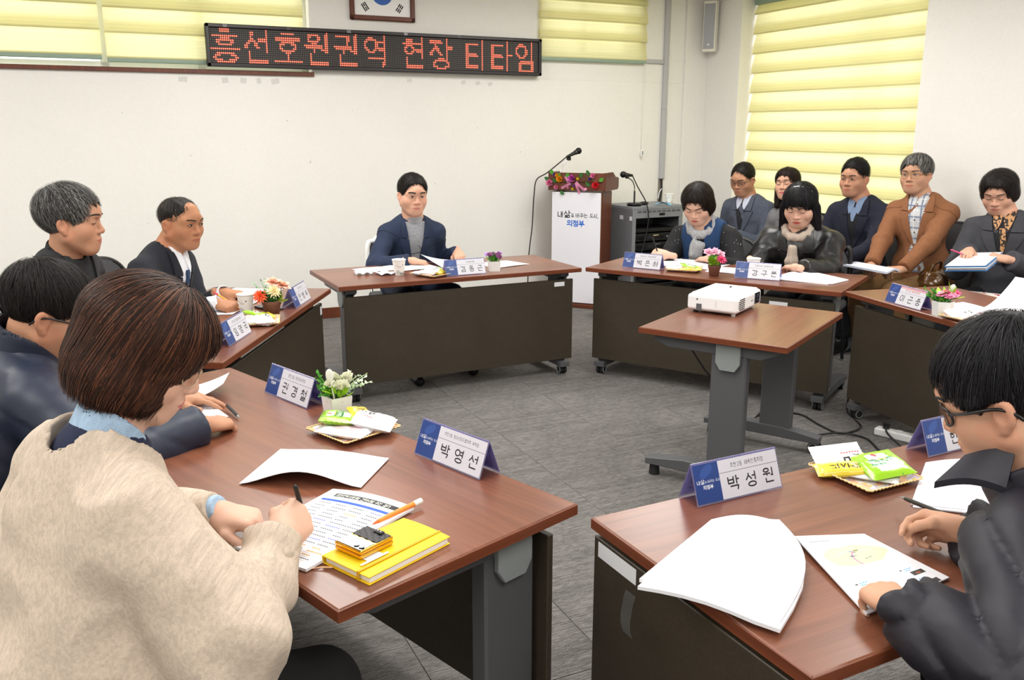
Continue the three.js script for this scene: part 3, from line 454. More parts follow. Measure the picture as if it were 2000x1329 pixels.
function microphone(name, label, head, tail) {                        // handheld capsule, head and tail in world space
  const h = V(...head), t = V(...tail), len = h.distanceTo(t), o = thing(name, label, 'microphone', tail);
  const g = (geo) => { geo.rotateX(PI / 2); return geo; };
  const grp = new THREE.Group();
  o.lookAt(h.x, h.y, h.z); // +z of a plain object looks at the target
  part('handle', g(lathe([[.0001, 0], [.011, .0], [.013, len * .3], [.018, len * .75], [.0001, len * .78]], 18)), M.black, o);
  part('grille', new THREE.SphereGeometry(.027, 20, 14).translate(0, 0, len), mat(0x202022, .45, { metalness: .5 }), o);
  part('ring', g(cyl(.021, .021, .012, 0, len * .78, 0, 18)), M.greyDark, o);
  return o;
}
{
  const s = thing('gooseneck_stand', 'chrome gooseneck rising from the lectern top with a black clip', 'mic stand', [3.52, 1.07, -6.56]);
  part('neck', tube([[0, 0, 0], [.006, .07, -.004], [.035, .13, -.008], [.072, .165, -.012]], .006, 30, 8), M.chrome, s); part('clip', rbox(.035, .03, .03, .008, .085, .178, -.012), M.black, s); part('flange', cyl(.025, .028, .008, 0, .006, 0), M.blackMetal, s);
  microphone('microphone', 'black microphone held up high over the lectern', [3.686, 1.312, -6.55], [3.578, 1.262, -6.56]);
  cable('microphone_cable', 'black cable dropping from lectern microphone down to the floor', [[3.575, 1.262, -6.56], [3.5, 1.2, -6.58], [3.41, 1.13, -6.6], [3.33, 1.08, -6.62], [3.31, .95, -6.63], [3.29, .7, -6.62], [3.25, .45, -6.6], [3.24, .2, -6.6], [3.2, .01, -6.55]], .005);
}
{
  const x0 = 4.06, w = .54, dz = .42, z1 = -6.3, h = .85, r = thing('equipment_rack', 'low grey steel rack cabinet holding audio gear', 'rack', [x0 + w / 2, 0, z1 - dz / 2], .06);
  const gm = mat(0x85878c, .5), dk = mat(0x1a1a1c, .5);
  part('top', cbox(w, .03, dz, 0, h - .015, 0, .004), gm, r); part('base', cbox(w, .04, dz, 0, .02, 0, .004), gm, r); part('back', cbox(w, h - .06, .012, 0, h / 2, -dz / 2 + .006, .002), gm, r);
  for (const s of [-1, 1]) { part('side', cbox(.014, h - .06, dz, s * (w / 2 - .007), h / 2, 0, .002), mat(0x707277, .55), r); part('corner_post', cbox(.035, h - .06, .012, s * (w / 2 - .02), h / 2, dz / 2 - .004, .003), gm, r); }
  part('head_strip', cbox(w - .02, .07, .014, 0, h - .066, dz / 2 - .004, .003), gm, r); part('name_badge', cbox(.06, .022, .003, .04, h - .072, dz / 2 + .004, .001), M.black, r);
  for (let i = 0; i < 9; i++) part('vent_slot', cbox(.042, .018, .003, -.2 + i * .052, h - .045, dz / 2 + .003, .001), mat(0x55575b, .6), r);
  [[.66, .035], [.6, .07], [.52, .07], [.41, .12], [.27, .13], [.14, .1]].forEach(([y, hh], i) => {
    const u = part('audio_unit', cbox(w - .09, hh - .006, .3, 0, y - .02, dz / 2 - .17, .003), dk, r);
    if (i) { for (let k = 0; k < 4; k++) part('control', cbox(.07, hh * .4, .004, -.16 + k * .105, y - .02, dz / 2 - .019, .001), mat(k % 2 ? 0x2c2c30 : 0x101012, .4), u); part('label_strip', cbox(.06, .008, .003, -.02 + i * .02, y + hh * .22 - .02, dz / 2 - .019, .0005), i === 1 ? mat(0xd8c69a, .6) : mat(0x77777c, .5), u); for (let k = 0; k < 3; k++) part('knob', cyl(.007, .007, .01, 0, 0, 0, 10).rotateX(PI / 2).translate(.12 + k * .025, y - .02, dz / 2 - .016), M.greyLight, u); }
  });
  for (const [x, ww] of [[-.245, .05], [-.2, .035]]) part('sticker', cbox(.0015, .035, ww, -w / 2 - .0008, h - .1, .05 + (x + .245) * 3, .0004), M.sticker, r);
  const st = thing('desk_mic_stand', 'desk microphone stand with round black base on grey rack', 'mic stand', [4.14, .851, -6.37]);
  part('base', lathe([[.0001, 0], [.062, 0], [.062, .018], [.055, .026], [.0001, .026]], 30), M.blackMetal, st); part('post', cyl(.008, .008, .1, 0, .075, 0), M.greyDark, st); part('neck', tube([[0, .12, 0], [-.004, .17, 0], [-.03, .215, 0], [-.072, .24, 0]], .006, 24, 8), M.chrome, st); part('clip', rbox(.03, .028, .028, .008, -.08, .246, 0), M.black, st);
  microphone('microphone', 'black microphone on the desk stand above grey rack', [4.02, 1.118, -6.37], [4.112, 1.108, -6.37]);
  cable('microphone_cable', 'black cable hanging in front of the grey rack', [[4.112, 1.108, -6.37], [4.14, 1.02, -6.33], [4.19, .88, -6.26], [4.21, .76, -6.25], [4.19, .6, -6.25], [4.15, .45, -6.25], [4.1, .25, -6.25], [4.05, .01, -6.2]], .0055);
  const ms = part('computer_mouse', new THREE.SphereGeometry(.03, 16, 10).scale(1.6, .55, 1).translate(0, .015, 0), mat(0x171214, .4)); ms.position.set(4.27, .85, -6.42); tag(ms, 'black object with red trim on top of rack', 'mouse');
  const bl = part('blue_wrapper', slabGrid(8, 4, (u, v) => [(u - .5) * .16, .012 + .018 * sin(u * 5) * v, (v - .5) * .06], .001), mat(0x4db2e0, .35)); bl.position.set(4.42, .851, -6.34); tag(bl, 'crumpled light blue wrapper on the grey rack', 'wrapper');
}

// ---------------------------------------------------------------- paper cups
const cupTex = canvasTex(768, 320, (g, w, h) => {
  g.fillStyle = '#f4f2ee'; g.fillRect(0, 0, w, h); g.strokeStyle = g.fillStyle = '#26262a'; g.lineWidth = 3;
  for (let k = 0; k < 3; k++) {
    const o = k * 256; g.beginPath(); g.arc(o + 70, h - 66, 40, 0, 7); g.stroke(); g.beginPath(); g.arc(o + 70, h - 66, 32, 0, 7); g.stroke(); for (let i = 0; i < 8; i++) { g.beginPath(); g.moveTo(o + 70, h - 66); g.lineTo(o + 70 + 40 * cos(i * .785), h - 66 + 40 * sin(i * .785)); g.stroke(); }
    for (let i = 0; i < 12; i++) { const x = o + 116 + i * 12, t = 18 + hash(i, k, 2) * 46; g.fillRect(x, h - t, 3, t); g.beginPath(); g.moveTo(x - 6, h - t * .5); g.lineTo(x + 1, h - t - 14); g.lineTo(x + 8, h - t * .5); g.stroke(); }
    g.fillRect(o, h - 14, 256, 4); g.beginPath(); g.arc(o + 180, 96, 10, 0, 7); g.fill(); g.fillRect(o + 177, 108, 6, 8); g.beginPath(); g.ellipse(o + 110, 140, 34, 12, 0, 0, 7); g.stroke(); g.beginPath(); g.moveTo(o + 20, 120); g.quadraticCurveTo(o + 50, 96, o + 84, 124); g.stroke();
  }
});
const cupMat = mat(0xffffff, .6, { map: cupTex }), cupWhite = mat(0xf1efea, .6);
function paperCup(label, pos, turn) {
  const c = thing('paper_cup', label, 'cup', pos, turn, 'printed paper cups'), h = .088;
  part('wall', lathe([[.026, 0], [.0385, h]], 40), cupMat, c); part('lining', lathe([[.0001, .006], [.0255, .006], [.0378, h]], 40), cupWhite, c); part('base', cyl(.0258, .0258, .004, 0, .003, 0, 30), cupWhite, c); part('rim', new THREE.TorusGeometry(.0388, .0022, 8, 40).rotateX(PI / 2).translate(0, h, 0), cupWhite, c); return c;
}
paperCup('printed paper cup beside the napkins of the man in navy blazer', onTable('T1', -.33, .081), 1.0);
paperCup('printed paper cup next to the orange chrysanthemums', onTable('T4', .1, .1), 2.6);
paperCup('printed paper cup behind the nameplate of the woman in black leather', onTable('T2', .174, -.02), .3);
paperCup('printed paper cup left on top of the grey equipment rack', [4.52, .851, -6.4], 2);

// ---------------------------------------------------------------- nameplates
const lav = mat(0xd9d8f2, .12, { transmission: .85, thickness: 0 });
const cardBack = mat(0xd6d6ee, .6, { transmission: .45, thickness: 0 });
function nameplate(t, lx, lz, title, name, label, o = {}) {
  const P = thing('nameplate', label, 'nameplate', onTable(t, lx, lz), tableTurn(t) + (o.turn || 0), 'tent nameplates'), W = .25, H = .092, b = .034, tilt = Math.atan2(b, H * .97), sl = hypot(b, H * .97);
  const tex = canvasTex(800, 296, (g, w, h) => {
    g.fillStyle = '#f0eff6'; g.fillRect(0, 0, w, h); const q = w * .29;
    g.fillStyle = '#2c4c96'; g.fillRect(0, 0, q, h); g.fillStyle = '#3b5fae'; g.beginPath(); g.ellipse(q * .5, h * .2, q * .3, h * .12, -.6, 0, 7); g.fill();
    slogan(g, 18, h * .4, 26, '#ffffff', '#ffffff');
    if (o.red) { g.fillStyle = '#f2b4b8'; g.fillRect(q, 0, w - q, h * .1); }
    const ts = o.ts || 40, tw = title.length * ts * .86; hangul(g, title, q + (w - q - tw) / 2, 34, ts, { sx: .8, color: o.red ? '#c8343c' : '#2a2a30', weight: .075 });
    g.fillStyle = '#3a3a44'; g.fillRect(q, 96, w - q, 3);
    [...name].forEach((c, i) => hangul(g, c, q + 62 + i * 172, 132, 112, { color: '#1c1c20', weight: .1 }));
  });
  const pm = mat(0xffffff, .35, { map: tex, transmission: .3, thickness: 0 });
  for (const s of [1, -1]) {
    const f = part('acrylic_face', cbox(W, sl, .0016, 0, sl / 2, 0, .0004), lav, P); f.position.set(0, 0.001, s * b); f.rotation.set(-tilt * s, 0, 0); if (s < 0) f.rotation.set(tilt, 0, 0);
    const q = quadUV(W - .006, sl - .008, 0); if (s < 0) q.rotateY(PI); q.translate(0, sl / 2, s * .0012); part('card', q, pm, f); const qb = quadUV(W - .006, sl - .008, 0); qb.translate(0, sl / 2, s * .00095); part('card_back', qb, cardBack, f);
  }
  part('fold', cbox(W, .0035, .004, 0, H * .97, 0, .0012), lav, P);
  return P;
}
nameplate('T1', .012, .232, '의정부시장', '김동근', 'tent nameplate in front of the man in grey turtleneck', {});
nameplate('T2', -.444, .154, '의정부2동 주민자치회장', '박은하', 'tent nameplate before the woman with grey scarf', { ts: 34 });
nameplate('T2', .255, .14, '의정부2동 통장협의회장', '강구분', 'tent nameplate before the woman in black leather jacket', { ts: 34, turn: .12 });
nameplate('T3', -.337, .268, '호원1동 체육진흥회장', '이근중', 'tent nameplate with red heading beside the pink flowers', { ts: 36, red: 1 });
nameplate('T4', .335, .262, '흥선권역동 국장', '안병부', 'far tent nameplate by the clay pot of chrysanthemums', { ts: 36 });
nameplate('T4', -.403, .224, '호원1동 통장협의회장', '임영국', 'near tent nameplate in front of the grey-haired man', { ts: 36 });
nameplate('T5', .326, .284, '호원2동 주민자치회장', '권경철', 'tent nameplate beside the white cube pot of roses', { ts: 36 });
nameplate('T5', -.434, .284, '호원2동 청소년지도협의회 부회장', '박영선', 'tent nameplate at the table corner facing the woman in beige', { ts: 30 });
nameplate('T6', .39, .284, '호원2동 체육진흥회장', '박성원', 'tent nameplate behind the splayed white paper stack', { ts: 36 });
nameplate('T6', -.33, .258, '호원2동 체육회장', '한재수', 'tent nameplate half hidden by the man in quilted jacket', { ts: 36 });

// ---------------------------------------------------------------- snack trays and wrapped snacks
const trayTex = dataTex(128, 128, (u, v) => { const a = vnoise(u * 9, v * 9, 9, 9, 1), b = vnoise(u * 14, v * 14, 14, 14, 2), c = hash(floor(u * 16), floor(v * 16), 5); return a > .62 ? [244, 190, 150] : b > .66 ? [216, 196, 232] : c > .93 ? [240, 214, 110] : [246, 242, 240]; }, true, .12, .12);
const trayMat = mat(0xffffff, .6, { map: trayTex }), goldRim = mat(0xe6c88c, .4, { metalness: .35 });
function tray(label, pos, turn, w = .175, d = .185) {
  const t = thing('snack_tray', label, 'tray', pos, turn, 'paper snack trays'), out = [], n = 15;
  const side = (x0, y0, x1, y1) => { for (let i = 0; i < n; i++) for (const k of [0, .5]) { const s = (i + k) / n, nx = (y1 - y0), ny = -(x1 - x0), l = hypot(nx, ny), b = k ? .004 : 0; out.push([lerp(x0, x1, s) + nx / l * b, lerp(y0, y1, s) + ny / l * b]); } };
  side(-w / 2, -d / 2, w / 2, -d / 2); side(w / 2, -d / 2, w / 2, d / 2); side(w / 2, d / 2, -w / 2, d / 2); side(-w / 2, d / 2, -w / 2, -d / 2);
  const lift = (x, z) => .003 + .012 * pow(clamp((max(abs(x) / (w / 2), abs(z) / (d / 2)) - .72) / .28, 0, 1), 1.5);
  part('tray_base', boxUV(slabGrid(16, 16, (u, v) => { const x = (u - .5) * w, z = (v - .5) * d; return [x, lift(x, z), z]; }, .0015)), trayMat, t);
  const o3 = out.map(([x, z]) => [x, lift(clamp(x, -w / 2, w / 2), clamp(z, -d / 2, d / 2)) + .0006, z]);
  part('scalloped_rim', tube(o3, .0022, 240, 5, true), goldRim, t); return t;
}
function packet(label, pos, turn, w, d, th, m, rx = 0, rz = 0, seed = 1) {
  const f = (s) => grid(18, 14, (u, v) => { const x = u * 2 - 1, z = v * 2 - 1, e = max(0, 1 - pow(abs(x), 6)) * max(0, 1 - pow(abs(z), 3)), cr = n3(u * 6 + seed, v * 5, seed) * .3 + n3(u * 14, v * 12 + seed, 3) * .12; const fl = abs(x) > .9 ? .0015 * sin(v * 40) : 0; return [x * w / 2 * (1 - .05 * e * abs(z)), s * (th / 2 * sqrt(e) * (1 + cr) + .0004) + fl, z * d / 2 * (1 - .06 * sqrt(e) * abs(x))]; });
  const a = f(1), b = f(-1); const ix = a.index.array; for (let i = 0; i < ix.length; i += 3) { const t = ix[i]; ix[i] = ix[i + 1]; ix[i + 1] = t; } a.computeVertexNormals();
  const o = part('snack_packet', join(a, b), m); o.name = numbered('snack_packet'); o.position.set(...pos); o.rotation.set(rx, turn, rz, 'YXZ'); return tag(o, label, 'snack', 'wrapped snacks');
}
const gloss = { clearcoat: .7, clearcoatRoughness: .15 };
const snackTex = {
  green: canvasTex(256, 256, (g) => { g.fillStyle = '#97cc1c'; g.fillRect(0, 0, 256, 256); g.fillStyle = '#eef0ea'; g.fillRect(66, 40, 124, 170); g.fillStyle = '#14803a'; g.fillRect(56, 96, 148, 62); g.fillStyle = '#e9f2e4'; g.font = 'bold 44px sans-serif'; g.fillText('APPLE', 58, 142); g.fillStyle = '#e0c02a'; g.fillRect(110, 148, 60, 9); g.fillStyle = '#cc2a34'; g.beginPath(); g.arc(120, 196, 17, 0, 7); g.fill(); g.fillStyle = '#f6ecc0'; g.beginPath(); g.arc(158, 196, 17, 0, 7); g.fill(); g.fillStyle = '#2a7a20'; for (let i = 0; i < 9; i++) g.fillRect(hash(i, 1, 1) * 240, hash(i, 2, 1) * 240, 8, 5); }),
  yellow: canvasTex(256, 128, (g) => { g.fillStyle = '#e2cc3c'; g.fillRect(0, 0, 256, 128); hangul(g, '과자랑', 60, 34, 44, { color: '#3a2a12', weight: .12 }); g.fillStyle = '#f0e27a'; g.fillRect(0, 88, 256, 16); }),
  white: canvasTex(256, 160, (g) => { g.fillStyle = '#f2f2f2'; g.fillRect(0, 0, 256, 160); g.strokeStyle = '#1a1a1c'; g.lineWidth = 9; g.strokeRect(142, 30, 26, 26); hangul(g, '굿', 186, 26, 46, { color: '#1a1a1c', weight: .16 }); g.fillStyle = '#d63a4a'; for (let i = 0; i < 7; i++) g.fillRect(138 + i * 14, 84, 10, 8); g.fillRect(220, 0, 36, 10); }),
  silver: canvasTex(256, 160, (g) => { g.fillStyle = '#e6e6ea'; g.fillRect(0, 0, 256, 160); g.strokeStyle = '#d8505e'; g.lineWidth = 3; for (let i = 0; i < 5; i++) { g.beginPath(); g.moveTo(40, 50 + i * 12); g.bezierCurveTo(100, 20 + i * 18, 150, 90, 220, 50 + i * 10); g.stroke(); } g.fillStyle = '#d8505e'; g.fillRect(60, 110, 120, 6); }),
};
const SN = { green: mat(0xffffff, .3, { map: snackTex.green, ...gloss }), yellow: mat(0xffffff, .32, { map: snackTex.yellow, ...gloss }), white: mat(0xffffff, .35, { map: snackTex.white, ...gloss }), silver: mat(0xffffff, .3, { map: snackTex.silver, ...gloss }) };
function snacks(t, lx, lz, turn, where, list) {
  tray('scalloped paper snack tray ' + where, onTable(t, lx, lz), tableTurn(t) + turn);
  const [bx_, by, bz] = onTable(t, lx, lz), a = tableTurn(t) + turn;
  list.forEach(([k, x, z, y, r, w, d, th, rx, rz], i) => packet(({ green: 'green apple snack packet', yellow: 'yellow snack packet', white: 'white snack packet', silver: 'silvery white snack packet' })[k] + ' on the tray ' + where, [bx_ + x * cos(a) + z * sin(a), by + y, bz - x * sin(a) + z * cos(a)], a + r, w * 1.14, d * 1.14, th * 1.1, SN[k], rx || 0, rz || 0, i * 3 + lx * 10));
}
snacks('T5', -.062, .235, .05, 'beside the white rose pot', [['silver', -.012, -.035, .018, .35, .13, .08, .02], ['green', .05, -.012, .034, -.75, .105, .088, .02, .12, -.1], ['yellow', .02, .045, .034, -.35, .1, .052, .018, .15, .1], ['white', -.052, .03, .036, .6, .1, .07, .026, -.12, .2]]);
snacks('T6', .042, .21, .0, 'near the man in quilted jacket', [['white', .025, .06, .035, 2.8, .11, .07, .02, .5, .1], ['yellow', .045, .02, .022, 2.6, .12, .05, .02, .2, .1], ['silver', -.0, -.02, .016, 2.2, .11, .06, .014, .1, 0], ['green', -.03, -.022, .034, 2.9, .1, .1, .018, .15, .1]]);
snacks('T4', -.107, .22, .3, 'beside the clay chrysanthemum pot', [['white', -.03, .03, .02, .2, .12, .07, .03], ['silver', -.02, -.03, .02, 0, .11, .06, .025], ['green', .05, .0, .03, .9, .1, .06, .02, .2, .1], ['yellow', .05, .04, .02, .3, .08, .05, .02]]);
snacks('T1', -.165, .19, .4, 'in front of the man in navy blazer', [['white', -.02, .0, .025, .3, .12, .07, .03], ['silver', -.04, -.04, .018, 0, .1, .06, .02], ['green', .04, -.03, .025, .5, .09, .06, .02], ['yellow', .05, .02, .018, .3, .09, .05, .02]]);
snacks('T2', -.2, .1, .2, 'in front of the woman with grey scarf', [['white', -.05, .03, .02, .2, .1, .06, .03], ['silver', -.02, -.04, .02, 0, .1, .05, .03], ['green', .03, .0, .025, .4, .1, .06, .02, .1, -.2], ['yellow', .045, .04, .016, .1, .11, .05, .016]]);
snacks('T3', .0, .22, .2, 'on the table with pink flowers', [['white', -.03, .03, .024, 1.2, .1, .065, .03, .2, 0], ['silver', .03, -.02, .02, .3, .1, .06, .025]]);

// ---------------------------------------------------------------- papers
const paperMat = mat(0xe9e9ee, .65, { side: THREE.DoubleSide });
const printTex = (seed, kind) => canvasTex(420, 594, (g, w, h) => {
  g.fillStyle = '#ebebf0'; g.fillRect(0, 0, w, h);
  if (kind === 'report') { g.fillStyle = '#151820'; g.fillRect(60, 40, 330, 30); hangul(g, '호원권역 티타임 건의사항 추진 결과', 66, 46, 19, { color: '#f0f0e0', weight: .13, adv: .86 }); g.fillStyle = '#2455c4'; g.fillRect(28, 96, 364, 18); for (let r = 0; r < 16; r++) { const y = 130 + r * 27; for (let k = 0; k < 4; k++) { const hl = hash(r, k, seed) > .82; g.fillStyle = hl ? '#c8a04a' : hash(r, k, 8) > .8 ? '#4a5ac8' : '#4c4c58'; let x = 40 + k * 90; while (x < 118 + k * 90 - hash(r, k, 3) * 40) { g.fillRect(x, y, 8, hl ? 9 : 7); x += 11; } } g.fillStyle = '#b4b4c0'; g.fillRect(28, y + 16, 364, 2); } }
  else if (kind === 'map') {
    g.fillStyle = '#dcdcae'; g.beginPath(); for (let i = 0; i <= 40; i++) { const a = i / 40 * 2 * PI, r = 120 * (1 + .25 * (vnoise(i * .5, 2, 20, 9, 4) - .5) + .12 * cos(2 * a)); g.lineTo(210 + r * 1.25 * cos(a), 210 + r * .85 * sin(a)); } g.fill(); g.strokeStyle = '#b87aa8'; g.lineWidth = 7; g.beginPath(); g.moveTo(190, 300); g.quadraticCurveTo(160, 220, 220, 180); g.stroke(); g.strokeStyle = '#7ab2e4'; g.lineWidth = 3; g.beginPath(); g.moveTo(100, 200); g.quadraticCurveTo(200, 150, 320, 190); g.stroke(); g.fillStyle = '#7e8a3c'; g.fillRect(220, 170, 28, 12); g.fillStyle = '#3c5a70'; for (let i = 0; i < 7; i++) g.fillRect(100 + hash(i, 1, 4) * 200, 150 + hash(i, 2, 4) * 110, 18, 5);
    for (let i = 0; i < 13; i++) { g.fillStyle = '#44444c'; g.fillRect(52 + i * 9, 56, 6, 7); } g.fillStyle = '#c8c8ce'; g.fillRect(28, 380, 364, 1.5); g.fillStyle = '#d2d2da'; g.beginPath(); g.arc(200, 470, 60, 0, 7); g.fill();
    for (const [x, y] of [[60, 420], [290, 420], [60, 520], [290, 520]]) { g.fillStyle = '#333'; g.fillRect(x, y, 12, 8); g.fillStyle = '#4aa4e6'; for (let i = 0; i < 5; i++) g.fillRect(x + 22 + (i % 3) * 14, y + floor(i / 3) * 14, 10, 7); g.fillStyle = '#3c3a38'; g.fillRect(x + 30, y + 34, 62, 36); g.fillStyle = '#a4583a'; g.fillRect(x + 50, y + 48, 22, 14); }
  } else for (let r = 0; r < 22; r++) for (let k = 0; k < 26; k++) if (hash(r, k, seed) > .35 + (r % 5 === 0 ? .4 : 0)) { g.fillStyle = hash(r, k, 5) > .92 ? '#6a78c8' : '#8c8c98'; g.fillRect(40 + k * 13, 60 + r * 22, 9, 5); }
});
const PM = { report: mat(0xffffff, .6, { map: printTex(1, 'report') }), map: mat(0xffffff, .6, { map: printTex(2, 'map') }), text: mat(0xffffff, .6, { map: printTex(3, 'text') }), text2: mat(0xffffff, .6, { map: printTex(7, 'text') }) };
function sheet(name, label, t, corners, o = {}) {                     // corners in table coordinates: a,b,c,d around; bulge lifts it
  const [a, b, c, d] = corners, m = o.m || paperMat, bw = o.bow || [0, 0], f = (u, v) => { const x = bw[0] * u * sin(v * PI) + lerp(lerp(a[0], b[0], u), lerp(d[0], c[0], u), v), z = bw[1] * u * sin(v * PI) + lerp(lerp(a[1], b[1], u), lerp(d[1], c[1], u), v); return [x, (o.h || .002) + (o.lift ? o.lift(u, v) : .004 * sin(u * PI) * abs(sin(v * 3 + 1))), z]; };
  const [cx, cz] = [(a[0] + c[0]) / 2, (a[1] + c[1]) / 2], P = thing(name, label, o.cat || 'paper', onTable(t, cx, cz), tableTurn(t), o.group);
  part(o.part || 'sheet', slabGrid(14, 14, (u, v) => { const p = f(u, v); return [p[0] - cx, p[1], p[2] - cz]; }, o.th || .0012, (u, v) => [o.flip ? 1 - u : u, o.flip ? v : 1 - v]), m, P);
  if (o.under) part('under_sheets', slabGrid(6, 6, (u, v) => { const p = f(u, v), k = o.under; return [p[0] - cx + k[0], max(.0015, p[1] - k[2]), p[2] - cz + k[1]]; }, o.th || .0012), paperMat, P);
  return P;
}
// near table
sheet('blank_sheet', 'blank white page folded back on the table before the woman in beige', 'T5', [[-.179, -.171], [-.044, .018], [-.296, .18], [-.40, .02]], { lift: (u, v) => .002 + .035 * pow(sin(v * PI), 1.5) * (.25 + .75 * (1 - u)) });
sheet('report', 'printed report with a black title bar under the hands in beige sleeves', 'T5', [[-.375, -.04], [-.585, .03], [-.655, -.285], [-.46, -.34]], { m: PM.report, h: .008, th: .006, lift: (u, v) => .012 * pow(1 - v, 2) * sin((u + .1) * 2.6) });
sheet('open_pages', 'white page lifted beside the hand of the man in navy jacket', 'T5', [[.53, -.02], [.66, .06], [.6, .21], [.42, .1]], { lift: (u, v) => .006 + .06 * v * v * (1 - u * .4) });
sheet('open_pages', 'printed page under the hand of the man in navy jacket', 'T5', [[.62, -.1], [.54, .08], [.3, .05], [.34, -.14]], { m: PM.text, h: .003 });
// opposite near table
sheet('paper_stack', 'splayed stack of blank white pages hanging over the table end', 'T6', [[.548, .165], [.425, .095], [.708, -.204], [.833, .022]], { h: .016, th: .007, bow: [-.05, -.015], lift: (u, v) => .012 * sin(min(1, u * 1.15) * 2.9) + .004 * v, under: [.012, -.012, .006] });
sheet('map_page', 'printed page with a pale green map before the man in quilted jacket', 'T6', [[.445, .03], [.297, -.015], [.30, -.215], [.54, -.235]], { m: PM.map, h: .006, th: .003, lift: (u, v) => .008 * (1 - u) * (1 - v) });
sheet('loose_pages', 'plain white pages by the elbow of the man in quilted jacket', 'T6', [[-.164, .2], [-.30, .16], [-.05, -.09], [.082, .045]], { h: .004, th: .003, under: [.006, -.01, .002] });
// far tables
sheet('folded_napkin', 'crumpled white napkin at the open end of the far table', 'T1', [[-.565, -.06], [-.47, -.06], [-.455, .02], [-.56, .02]], { lift: (u, v) => .004 + .012 * abs(sin(u * 7 + v * 4)), cat: 'napkin' });
sheet('folded_napkin', 'folded white napkin beside the cup on the far table', 'T1', [[-.46, -.01], [-.36, -.03], [-.345, .08], [-.44, .09]], { lift: (u, v) => .004 + .01 * abs(sin(u * 5 + v * 2 + 1)), cat: 'napkin' });
sheet('paper_sheet', 'white printed sheet behind the cup on the far table', 'T1', [[-.52, -.22], [-.3, -.24], [-.29, -.08], [-.5, -.06]], { m: PM.text });
sheet('paper_sheet', 'printed sheets under the right hand of the man in navy blazer', 'T1', [[-.32, -.25], [-.05, -.28], [-.02, -.03], [-.3, -.02]], { m: PM.text2, h: .003 });
sheet('paper_sheet', 'page being turned between the hands of the man in navy blazer', 'T1', [[-.06, -.28], [.2, -.28], [.2, -.02], [-.02, -.02]], { lift: (u, v) => .004 + .05 * pow(1 - u, 2) * (1 - v) });
sheet('paper_sheet', 'white sheet behind the purple pansies', 'T1', [[.24, -.1], [.47, -.14], [.53, .06], [.27, .12]], {});
sheet('paper_sheet', 'white pages under the hands of the woman with grey scarf', 'T2', [[-.54, -.3], [-.05, -.3], [-.08, .0], [-.5, .03]], { m: PM.text, h: .003, th: .003 });
sheet('paper_sheet', 'white page behind the snack tray beside the pink blossoms', 'T2', [[-.1, -.12], [.1, -.14], [.12, .06], [-.08, .08]], { th: .002 });
sheet('paper_stack', 'fanned stack of white pages by the woman in black leather', 'T2', [[.4, -.28], [.7, -.06], [.655, .12], [.36, .13]], { h: .008, th: .006, lift: (u, v) => .01 * sin(v * 2.6) * (1 - u), under: [-.02, .01, .003] });
sheet('paper_sheet', 'white page lying behind the propped sheet with pink flowers', 'T3', [[-.34, -.05], [-.12, -.03], [-.1, .12], [-.3, .14]], { m: PM.text });
sheet('propped_page', 'printed page curling up in the air over pink flower table', 'T3', [[-.2, -.2], [.16, -.26], [.2, .02], [-.12, .04]], { m: PM.text2, lift: (u, v) => .02 + .12 * pow(1 - v, 1.6) });
sheet('paper_sheet', 'printed sheets behind the orange chrysanthemums', 'T4', [[.3, -.22], [.72, -.18], [.70, .08], [.3, .06]], { m: PM.text2, h: .003 });
sheet('paper_sheet', 'white page under the hand of the man in dark suit', 'T4', [[.0, -.22], [.3, -.2], [.24, .07], [.06, .05]], { h: .003 });
sheet('paper_sheet', 'white folded page in front of the grey-haired man', 'T4', [[-.5, .0], [-.26, .0], [-.24, .12], [-.44, .14]], { th: .004, lift: (u, v) => .012 * u });

